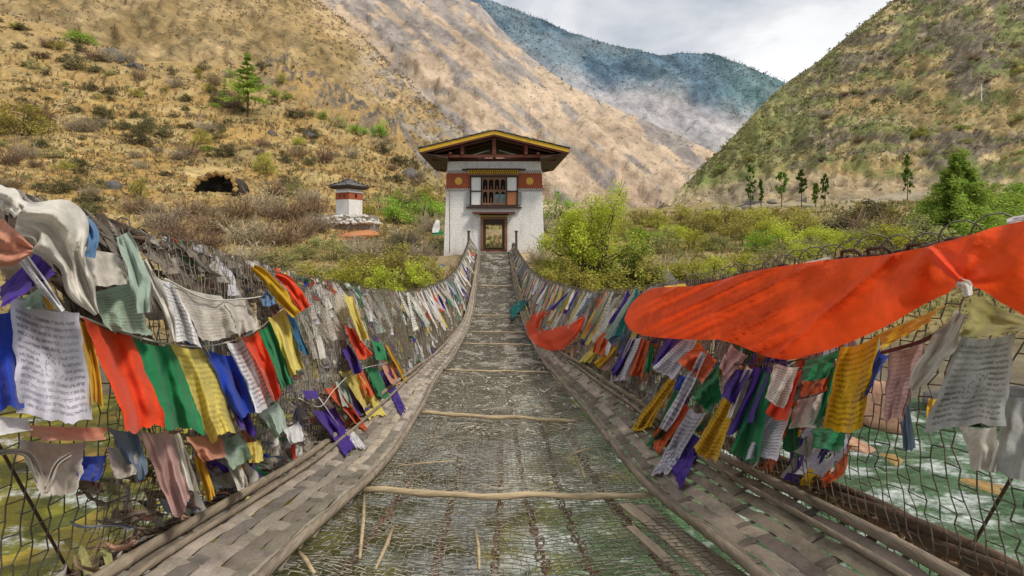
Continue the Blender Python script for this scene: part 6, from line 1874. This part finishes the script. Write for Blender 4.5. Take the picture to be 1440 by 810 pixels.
# ---- right side
FR = [
    (((884, 474), (894, 477), (869, 528), (858, 522)), 'purple', 'slim purple flag left of the first white flag below the orange banner tip', 2, 0),
    (((891, 472), (902, 474), (882, 536), (864, 534)), 'lilac', 'slim white printed flag below the rounded left end of the orange banner', 2, 1),
    (((903, 474), (914, 479), (901, 532), (884, 525)), 'orange', 'slim orange printed flag below the rounded left end of the orange banner', 2, 1),
    (((911, 480), (920, 486), (913, 526), (903, 522)), 'green', 'small green flag right of the slim orange printed flag', 1, 0),
    (((936, 474), (962, 474), (926, 516), (917, 512)), 'purple', 'violet flag under the banner left of the spread white printed flag', 2, 0),
    (((962, 472), (982, 476), (946, 537), (919, 518)), 'lilac', 'spread white printed flag under the orange banner', 3, 1),
    (((984, 481), (1008, 507), (988, 540), (953, 508)), 'orange', 'orange printed flag set diagonally under the banner', 2, 1),
    (((944, 528), (953, 534), (914, 602), (886, 606)), 'gold', 'golden yellow printed flag farthest left of the lower right cluster', 3, 1),
    (((954, 526), (970, 530), (956, 550), (948, 547)), 'blue', 'small dark blue flag beside the golden yellow printed flag', 1, 0),
    (((950, 546), (962, 556), (924, 622), (908, 628)), 'green', 'dark green flag behind the rolled white flag in the right cluster', 1, 0),
    (((1010, 510), (1015, 560), (992, 580), (974, 558)), 'green', 'green printed flag in the middle of the right cluster', 3, 1),
    (((962, 560), (973, 574), (926, 642), (919, 614)), 'orange', 'orange flag behind the long white printed flag of the right cluster', 2, 0),
    (((970, 573), (993, 580), (936, 668), (914, 666)), 'lilac', 'long white printed flag hanging to the right matting', 4, 1),
    (((972, 606), (992, 616), (953, 690), (943, 652)), 'purple', 'indigo flag with pointed end lowest on the right matting', 3, 0),
    (((1018, 558), (1040, 560), (1004, 652), (973, 630)), 'gold', 'yellow flag with bold black script in the right cluster', 5, 1),
    (((1029, 516), (1055, 520), (1031, 568), (1012, 558)), 'purple', 'short purple flag above the yellow flag with bold script', 4, 0),
    (((1028, 484), (1052, 500), (1020, 540), (1012, 514)), 'pink', 'dusty pink flag hanging from the banner above the short purple flag', 2, 1),
    (((1050, 512), (1064, 518), (1032, 592), (1020, 586)), 'cream', 'thin cream strip between the two purple flags of the right cluster', 3, 0),
    (((1060, 514), (1085, 514), (1060, 596), (1021, 614)), 'purple', 'large folded purple flag left of the long green flag', 3, 0),
    (((1074, 518), (1090, 522), (1062, 648), (1020, 640)), 'green', 'long green flag curving down beside the large purple flag', 4, 0),
    (((1090, 510), (1124, 516), (1102, 574), (1074, 562)), 'cream', 'square off white printed flag right of the long green flag', 4, 1),
    (((1116, 518), (1128, 520), (1104, 592), (1072, 582)), 'red', 'vermilion flag showing behind the square off white printed flag', 2, 0),
    (((1076, 580), (1114, 574), (1094, 646), (1048, 646)), 'lilac', 'lower white printed flag beside the foot of the long green flag', 3, 1),
    (((1134, 506), (1186, 488), (1162, 532), (1127, 537)), 'green', 'green triangular flag right under the banner left of the tall yellow flag', 2, 0),
    (((1129, 534), (1168, 518), (1162, 549), (1125, 560)), 'orange', 'short orange flag under the green triangular flag', 3, 1),
    (((1122, 562), (1162, 550), (1152, 602), (1108, 602)), 'greige', 'grey printed flag under the short orange flag', 2, 1),
    (((1168, 514), (1178, 508), (1154, 602), (1144, 600)), 'green', 'green edge strip left of the tall yellow flag', 2, 0),
    (((1142, 600), (1192, 602), (1182, 636), (1143, 630)), 'green', 'short green flag end below the tall yellow flag', 1, 0),
    (((1184, 488), (1240, 468), (1208, 604), (1152, 606)), 'gold', 'tall yellow printed flag standing out at the centre of the right side', 4, 1),
    (((1236, 490), (1250, 500), (1217, 556), (1206, 562)), 'blue', 'rolled royal blue flag right of the tall yellow flag', 2, 0),
    (((1238, 466), (1328, 428), (1296, 462), (1240, 492)), 'gold', 'ochre yellow flag pulled sideways under the right part of the banner', 2, 1),
    (((1250, 492), (1302, 480), (1266, 592), (1240, 590)), 'pink', 'faded pink pointed flag right of the rolled blue flag', 3, 1),
    (((1352, 472), (1428, 468), (1416, 602), (1302, 604)), 'grey', 'largest grey translucent printed flag at the right', 4, 1),
    (((1370, 414), (1450, 452), (1450, 466), (1350, 476)), 'olive', 'olive translucent flag under the tied corner of the banner', 3, 0),
    (((1350, 598), (1402, 600), (1402, 662), (1368, 664)), 'cream', 'thin cream rag hanging below the largest grey flag', 1, 0),
    (((1412, 556), (1470, 550), (1470, 680), (1398, 666)), 'grey', 'blurred dark grey rag at the right edge of the photo', 1, 0),
    (((1264, 564), (1279, 568), (1286, 632), (1268, 634)), 'steel', 'steel blue strip hanging below the faded pink pointed flag', 1, 0),
    (((1306, 560), (1320, 560), (1316, 596), (1302, 590)), 'gold', 'mustard scrap half hidden behind the left edge of the largest grey flag', 1, 0),
    (((868, 458), (884, 470), (862, 486), (852, 478)), 'steel', 'blue grey flag left of the rounded end of the banner', 1, 0),
    (((858, 484), (868, 488), (846, 520), (834, 512)), 'gold', 'yellow pointed flag left of the first purple flag on the right rail', 2, 0),
    (((846, 458), (862, 462), (848, 500), (832, 496)), 'orange', 'orange printed flag left of the rounded end of the banner', 2, 1),
    (((836, 486), (846, 490), (828, 510), (812, 508)), 'yellow', 'pale yellow pointed flag just right of the orange crescent cloth', 1, 0),
    (((934, 402), (964, 398), (968, 408), (940, 410)), 'gold', 'yellow cloth showing over the top edge of the banner left part', -2, 0),
]
for (cn, col, lab, lay, ink) in FR: flag(cn, col, lab, lay, ink, x0=1.28)
ribbon([(990, 496), (968, 540), (948, 578), (932, 604)], [9, 13, 15, 13], 'lilac', 'rolled white printed flag crossing the right cluster diagonally', 4, ink=1)
ribbon([(1352, 440), (1330, 478), (1300, 520), (1282, 548)], [16, 34, 32, 12], 'cream', 'twisted white cloth hanging left of the largest grey flag', 3, ruf=1.5)
ribbon([(1120, 374), (1142, 371), (1168, 363)], [4, 9, 5], 'cream', 'cream cloth caught on the rail above the banner', -2)
ribbon([(1416, 312), (1432, 308), (1460, 306)], [8, 10, 9], 'white', 'white cloth on the rail above the right end of the banner', -2)
ribbon([(738, 424), (726, 434), (714, 447)], [9, 13, 11], 'teal', 'teal green flag sticking inward above the far deck on the right rail', 4, x0=1.05, tilt=.25)
ribbon([(766, 438), (752, 450), (750, 466), (772, 478), (800, 468), (822, 446)], [6, 18, 26, 30, 22, 3], 'banner', 'orange crescent of cloth sagging from the right rail', 7, x0=1.2, tilt=.0, bulge=.05, n=40)

# the long orange banner
top = [(878, 448), (884, 432), (896, 418), (915, 406), (950, 403), (985, 400), (1060, 381), (1160, 366), (1240, 359), (1306, 347), (1322, 341), (1350, 334), (1400, 319), (1470, 304)]
bot = [(879, 452), (886, 464), (905, 472), (940, 476), (985, 478), (1020, 480), (1090, 504), (1135, 500), (1235, 464), (1335, 412), (1352, 402), (1372, 404), (1404, 424), (1470, 462)]
nu, nv = 150, 40
ku = np.linspace(0, 1, len(top)); tu = np.linspace(0, 1, nu)
topi = np.stack([np.interp(tu, ku, [a[0] for a in top]), cub(ku, [a[1] for a in top])(tu)], -1); boti = np.stack([np.interp(tu, ku, [a[0] for a in bot]), cub(ku, [a[1] for a in bot])(tu)], -1)
v = np.linspace(0, 1, nv)
p = topi[:, None] * (1 - v)[None, :, None] + boti[:, None] * v[None, :, None]
uu = np.repeat(tu[:, None], nv, 1); vv = np.repeat(v[None], nu, 0)
px_, py_ = p[..., 0], p[..., 1]
# folds fan out from where the cloth is tied: at its left tip, at the pinch on the right and along the rail
def fan(ax, ay, fr, ph, fall):
    an = np.arctan2(py_ - ay, px_ - ax); d = np.hypot(px_ - ax, py_ - ay)
    return np.sin(an * fr + ph) * np.exp(-(d / fall) ** 2) * np.minimum(d / 30, 1)
qn = .426 * px_ + .905 * py_
fold = .008 * fan(1352, 400, 6, .4, 200) + .014 * fan(1306, 348, 5, 1.0, 150) + (.016 * np.sin(qn * .21 + .6 * np.sin(qn * .07)) - .022 * np.abs(np.sin(qn * .105 + .8)) ** .5 - .010 * np.abs(np.sin(qn * .19 + px_ * .01)) ** .5 + .006 * np.sin(qn * .6)) * (1 - sst(1040, 1190, px_)) * (.3 + .7 * sst(880, 940, px_)) + .012 * np.sin(px_ * .05 - py_ * .02) * sst(1050, 1120, px_)
diag = 0
ridge_ = -.045 * np.exp(-((px_ - (1306 + (py_ - 348) * .95)) / 6.0) ** 2) * sst(345, 352, py_)
seam = -.03 * np.exp(-((py_ - (503 - (px_ - 1090) * .86)) / 7.0) ** 2) * ((px_ > 1085) & (px_ < 1260))
X = 1.27 - .035 * np.sin(np.pi * vv ** .8) - .05 * vv + fold + diag + ridge_ + seam + .012 * fbm(np.stack([px_ / 26, py_ / 26, px_ * 0], -1), 4, 9) - .02 - .012 * 6
pts = place(p, 1, X)
M_banner = cloth_mat('banner_cloth', (0.93, 0.10, 0.018), 0, fade=.20, trans=.42, wear=.0)
tag(cloth('cloth_banner', pts, M_banner, np.stack([uu, vv], -1), nu, nv), 'long vermilion orange banner draped along the right rail', 'banner')
ribbon([(1346, 396), (1358, 402), (1362, 416)], [12, 18, 12], 'cream', 'small off white knot tying the banner corner to the rail', 11, bulge=.03, name='cloth_knot', cat='knot')

# strings that carry the low rows of flags
def string(pts_px, label, x0=1.27, rad=.004, col=M_wire):
    mb = MB(); q = []
    sg = -1 if pts_px[0][0] < CX else 1
    a = np.array(pts_px, float); d = np.linspace(0, 1, len(a)); t = np.linspace(0, 1, 24)
    w_ = np.stack([cub(d, a[:, 0])(t), cub(d, a[:, 1])(t)], -1)
    P3 = place(w_[None], sg, np.full((1, 24), x0 - .03))[0]
    mb.tube([tuple(x) for x in P3], rad, 5); tag(mb.build('flag_string', col, None, True), label, 'string')
M_cord = simple('white_cord', (.55, .53, .48), .9, .3, 10)
string([(14, 416), (60, 430), (115, 446), (182, 471), (240, 484), (291, 487), (345, 473), (380, 450), (400, 432)], 'cord carrying the bright row of flags on the left', rad=.004, col=M_cord)
string([(232, 392), (290, 420), (345, 420), (372, 416)], 'pale cord sagging in front of the greige flags on the left', rad=.004, col=M_cord)
string([(420, 560), (450, 572), (470, 548), (500, 522), (545, 510)], 'cord carrying the low row of flags by the left matting', x0=1.2, rad=.003, col=M_cord)
string([(1240, 496), (1300, 478), (1345, 448)], 'faded maroon cord above the pink pointed flag', rad=.006, col=simple('maroon_cord', (.22, .08, .09), .9, .3, 10))
string([(1030, 512), (1085, 512), (1130, 505)], 'dark cord carrying the right cluster of flags under the banner', x0=1.22, rad=.003, col=M_rustd)

# ---- the crowded faded strips along the rest of both rails
def strip3d(a, b, wv, lean, ruf, r, n=9, m=5, twist=0.0):
    """hanging strip from a to b; wv half-width vector; returns verts grid"""
    t = np.linspace(0, 1, n)[None]; s = np.linspace(-1, 1, m)[:, None]
    tt = t + 0 * s; ss = s + 0 * t
    ph = r.uniform(0, 6.3, 4)
    wd = (.35 + .65 * np.minimum(tt * 3, 1)) * (1 + .12 * np.sin(tt * 9 + ph[3]))
    p = a + (b - a) * tt[..., None] + wv * (ss * wd)[..., None] + lean * (tt ** 1.6)[..., None]
    nr = np.cross(wv, b - a); nr = nr / (np.linalg.norm(nr) + 1e-9)
    off = ruf * (np.sin(ss * 3 + tt * 4 + ph[0]) * .5 + np.sin(ss * 6 - tt * 3 + ph[1]) * .35) * (.4 + tt)
    p = p + nr * off[..., None] + np.array([0, 1, 0]) * (ruf * np.sin(tt * 6 + ph[2]) * .8)[..., None]
    return p


idx = np.arange(45).reshape(5, 9); SF = np.stack([idx[:-1, :-1], idx[1:, :-1], idx[1:, 1:], idx[:-1, 1:]], -1).reshape(-1, 4)
NAMES = {'white': 'white', 'cream': 'off white', 'greige': 'dirty grey', 'yellow': 'pale yellow', 'gold': 'mustard yellow', 'pink': 'faded pink', 'salmon': 'faded salmon', 'orange': 'orange', 'red': 'red', 'green': 'green', 'mint': 'pale mint', 'sage': 'sage grey', 'blue': 'blue', 'lblue': 'light blue', 'purple': 'purple', 'lilac': 'lilac white', 'steel': 'blue grey', 'teal': 'teal'}
def rail_flags(side, ya, yb, num, pal, zones):
    sg = -1 if side == 'left' else 1
    rx, rz, ox = (rLx, rLz, outL) if sg < 0 else (rRx, rRz, outR)
    r = np.random.default_rng(70 + sg)
    names, wts = zip(*pal); wts = np.array(wts) / sum(wts)
    for k in range(num):
        Y = ya * (yb / ya) ** ((k + r.uniform(-.35, .35)) / num) if True else 0
        col = names[r.choice(len(names), p=wts)]
        if sg < 0 and Y < 6.5 and r.random() < .8: col = ('white', 'cream', 'greige')[k % 3]
        t0 = r.choice([0.0, .06, .16, .34], p=[.45, .25, .2, .1]); t1 = min(t0 + r.uniform(.22, .55), .88)
        if Y < 6.6 and sg < 0: t0 = min(t0, .1); t1 = min(t1, t0 + r.uniform(.22, .42))
        def at(Y_, t, inn):
            xt, zt = float(rx(Y_)), float(rz(Y_)); xb, zb = float(ox(Y_)) + sg * .1, float(deckz(Y_)) + .05
            return np.array([xt + (xb - xt) * t - sg * inn, Y_, zt + (zb - zt) * t])
        inn = r.uniform(.04, .12) if Y > 6.6 or sg > 0 else r.uniform(-.01, .03)
        a = at(Y, t0, inn); b = at(Y + r.normal(.16, .16), t1, inn + (r.uniform(.03, .14) if Y > 6.6 or sg > 0 else .02))
        w_ = r.uniform(.022, .062) * (1 + Y * .012)
        p = strip3d(a, b, np.array([sg * -.25, 1.0, 0.0]) * w_, np.array([-sg * .03, .08, 0]), .022, r)
        o = link('prayer_flag', raw_mesh('prayer_flag', p.reshape(-1, 3), SF, True, None, np.stack(np.meshgrid(np.linspace(0, 1, 5), np.linspace(0, 1, 9), indexing='ij'), -1).reshape(-1, 2)), cm(col, r.random() < .35 and Y < 9))
        z_ = [zn for (y_, zn) in zones if Y < y_][0]
        tag(o, '%s flag strip on the crowded %s rail %s' % (NAMES[col], side, z_), 'prayer flag', '%s flag strips on the %s rail %s' % (NAMES[col], side, z_))


rail_flags('left', 3.3, 27.5, 110, [('white', 6), ('cream', 6), ('greige', 4), ('yellow', 1.2), ('gold', .5), ('orange', .8), ('red', .4), ('green', .7), ('mint', 1.2), ('blue', .7), ('purple', .5), ('lblue', .5), ('lilac', 1.5), ('steel', .8)],
           ((6, 'beyond the red scarf'), (11, 'around the lowest dip of the rail'), (30, 'climbing toward the gatehouse')))
rail_flags('right', 4.3, 28, 100, [('white', 2), ('cream', 3), ('greige', 2.5), ('pink', 3), ('salmon', 1.8), ('yellow', 1.5), ('gold', 1.0), ('orange', 1), ('green', .8), ('steel', 2.2), ('purple', 1), ('lilac', 2), ('teal', .5), ('lblue', .6), ('sage', 1.5)],
           ((7, 'before the orange crescent'), (13, 'behind the orange crescent'), (30, 'climbing toward the gatehouse')))

# knotted scraps wrapped round both rails and caught in the nets: past counting
def scraps(sg, n, ya, yb, pal, spread, name, label, tmax=.9, tmin=0.0):
    rx, rz, ox = (rLx, rLz, outL) if sg < 0 else (rRx, rRz, outR)
    r = np.random.default_rng(170 + n); V, C = [], []
    for k in range(n):
        Y = ya * (yb / ya) ** r.random(); t = tmin + (r.random() ** spread) * (tmax - tmin); inn = r.uniform(-.03, .09) if Y > 6.6 else r.uniform(-.03, .02)
        xt, zt = float(rx(Y)), float(rz(Y)); xb, zb = float(ox(Y)) + sg * .1, float(deckz(Y)) + .05
        a = np.array([xt + (xb - xt) * t - sg * inn, Y, zt + (zb - zt) * t + (.03 if t < .05 else 0)])
        ln = r.uniform(.06, .3) * (.5 if tmin > .3 else 1); b = a + np.array([-sg * r.uniform(0, .06), r.uniform(.0, .16), -ln])
        b[2] = max(b[2], zb)
        p = strip3d(a, b, np.array([-sg * .3, 1.0, r.uniform(-.2, .2)]) * r.uniform(.012, .04) * (1 + Y * .02) * (.45 if tmin > .3 else 1), np.array([0, .03, 0]), .02, r)
        V.append(p.reshape(-1, 3)); C.append(np.repeat(np.array([pal[r.integers(len(pal))]]) * r.uniform(.7, 1.15), 45, 0))
    FF = (SF[None] + (np.arange(n) * 45)[:, None, None]).reshape(-1, 4)
    tag(link(name, raw_mesh(name, np.concatenate(V), FF, True, np.concatenate(C)), M_scrap), label, 'cloth scraps', kind='stuff')


M_scrap = cloth_mat('scrap_cloth', (.5, .5, .5), vcol=True, fade=.35, trans=.2, wear=.1)
PW = [(.68, .66, .62), (.56, .53, .48), (.45, .41, .36), (.62, .62, .66), (.72, .67, .61), (.52, .57, .52), (.38, .34, .3)]
scraps(-1, 1100, 2.0, 28.5, PW * 3 + [CC['yellow'], CC['orange'], CC['blue'], CC['mint'], CC['red'], CC['purple'], CC['green']], 1.4, 'cloth_scraps', 'knotted faded cloth scraps crowding the left rail and net')
scraps(1, 1000, 3.6, 28.5, PW * 2 + [CC['pink'], CC['pink'], CC['salmon'], CC['steel'], CC['lilac'], CC['yellow'], CC['sage'], CC['teal'], CC['gold']], 1.2, 'cloth_scraps', 'knotted faded cloth scraps crowding the far right rail and net')
scraps(-1, 120, 1.3, 3.0, [(.16, .12, .09), (.22, .17, .13), (.3, .26, .22), (.4, .37, .33)], 4, 'cloth_scraps', 'brown rotted cloth wound round the near chain of the left rail', .25)
scraps(-1, 260, 1.5, 4.2, [(.34, .22, .14), (.26, .2, .14), (.4, .35, .28), (.5, .46, .4), (.55, .3, .22), (.48, .46, .18), (.3, .33, .4)], 1.0, 'cloth_scraps', 'rotted brown rags tangled low in the near left net', .97, .62)
scraps(1, 240, 1.9, 4.8, [(.5, .46, .4), (.34, .3, .25), (.55, .42, .38), CC['lilac'], CC['gold'], CC['purple'], CC['green'], (.62, .6, .55), CC['orange']], 1.0, 'cloth_scraps', 'faded rags behind the near right flags', .72, .12)
for sg_ in (-1, 1):
    scraps(sg_, 90, .15, 1.1, PW + [CC['yellow'], CC['red'], CC['green'], CC['blue'], CC['orange']], 1.6, 'cloth_scraps', 'faded rags on the %s rail at the near edge of the view' % ('left' if sg_ < 0 else 'right'), .7)
# pole with a few flags beside the gatehouse, left
b = P(632, 356, 27.5); mb = MB(); mb.tube([(b.x, b.y, b.z), (b.x + .02, b.y, 0), (b.x - .02, b.y, 3.0)], [.025, .022, .015], 6)
tag(mb.build('flag_pole', M_rustd), 'thin dark flag pole in front of the left corner of the gatehouse', 'pole')
rr = np.random.default_rng(5)
for (px, py, w_, h_, col, lab) in ((616, 318, 9, 18, 'white', 'white flag with green stripe fluttering left of the thin pole'), (618, 327, 14, 6, 'green', 'green strip at the foot of the white flag left of the thin pole'), (622, 378, 12, 14, 'steel', 'blue and white flag scrap low on the thin pole')):
    a = P(px, py - h_ / 2, 27.2); bb = P(px - 4, py + h_ / 2, 27.0)
    p = strip3d(np.array(a), np.array(bb), np.array([w_ * .02, .05, 0.0]), np.zeros(3), .05, rr)
    tag(link('prayer_flag', raw_mesh('prayer_flag', p.reshape(-1, 3), SF, True, None, np.zeros((45, 2))), cm(col, 0)), lab, 'prayer flag')
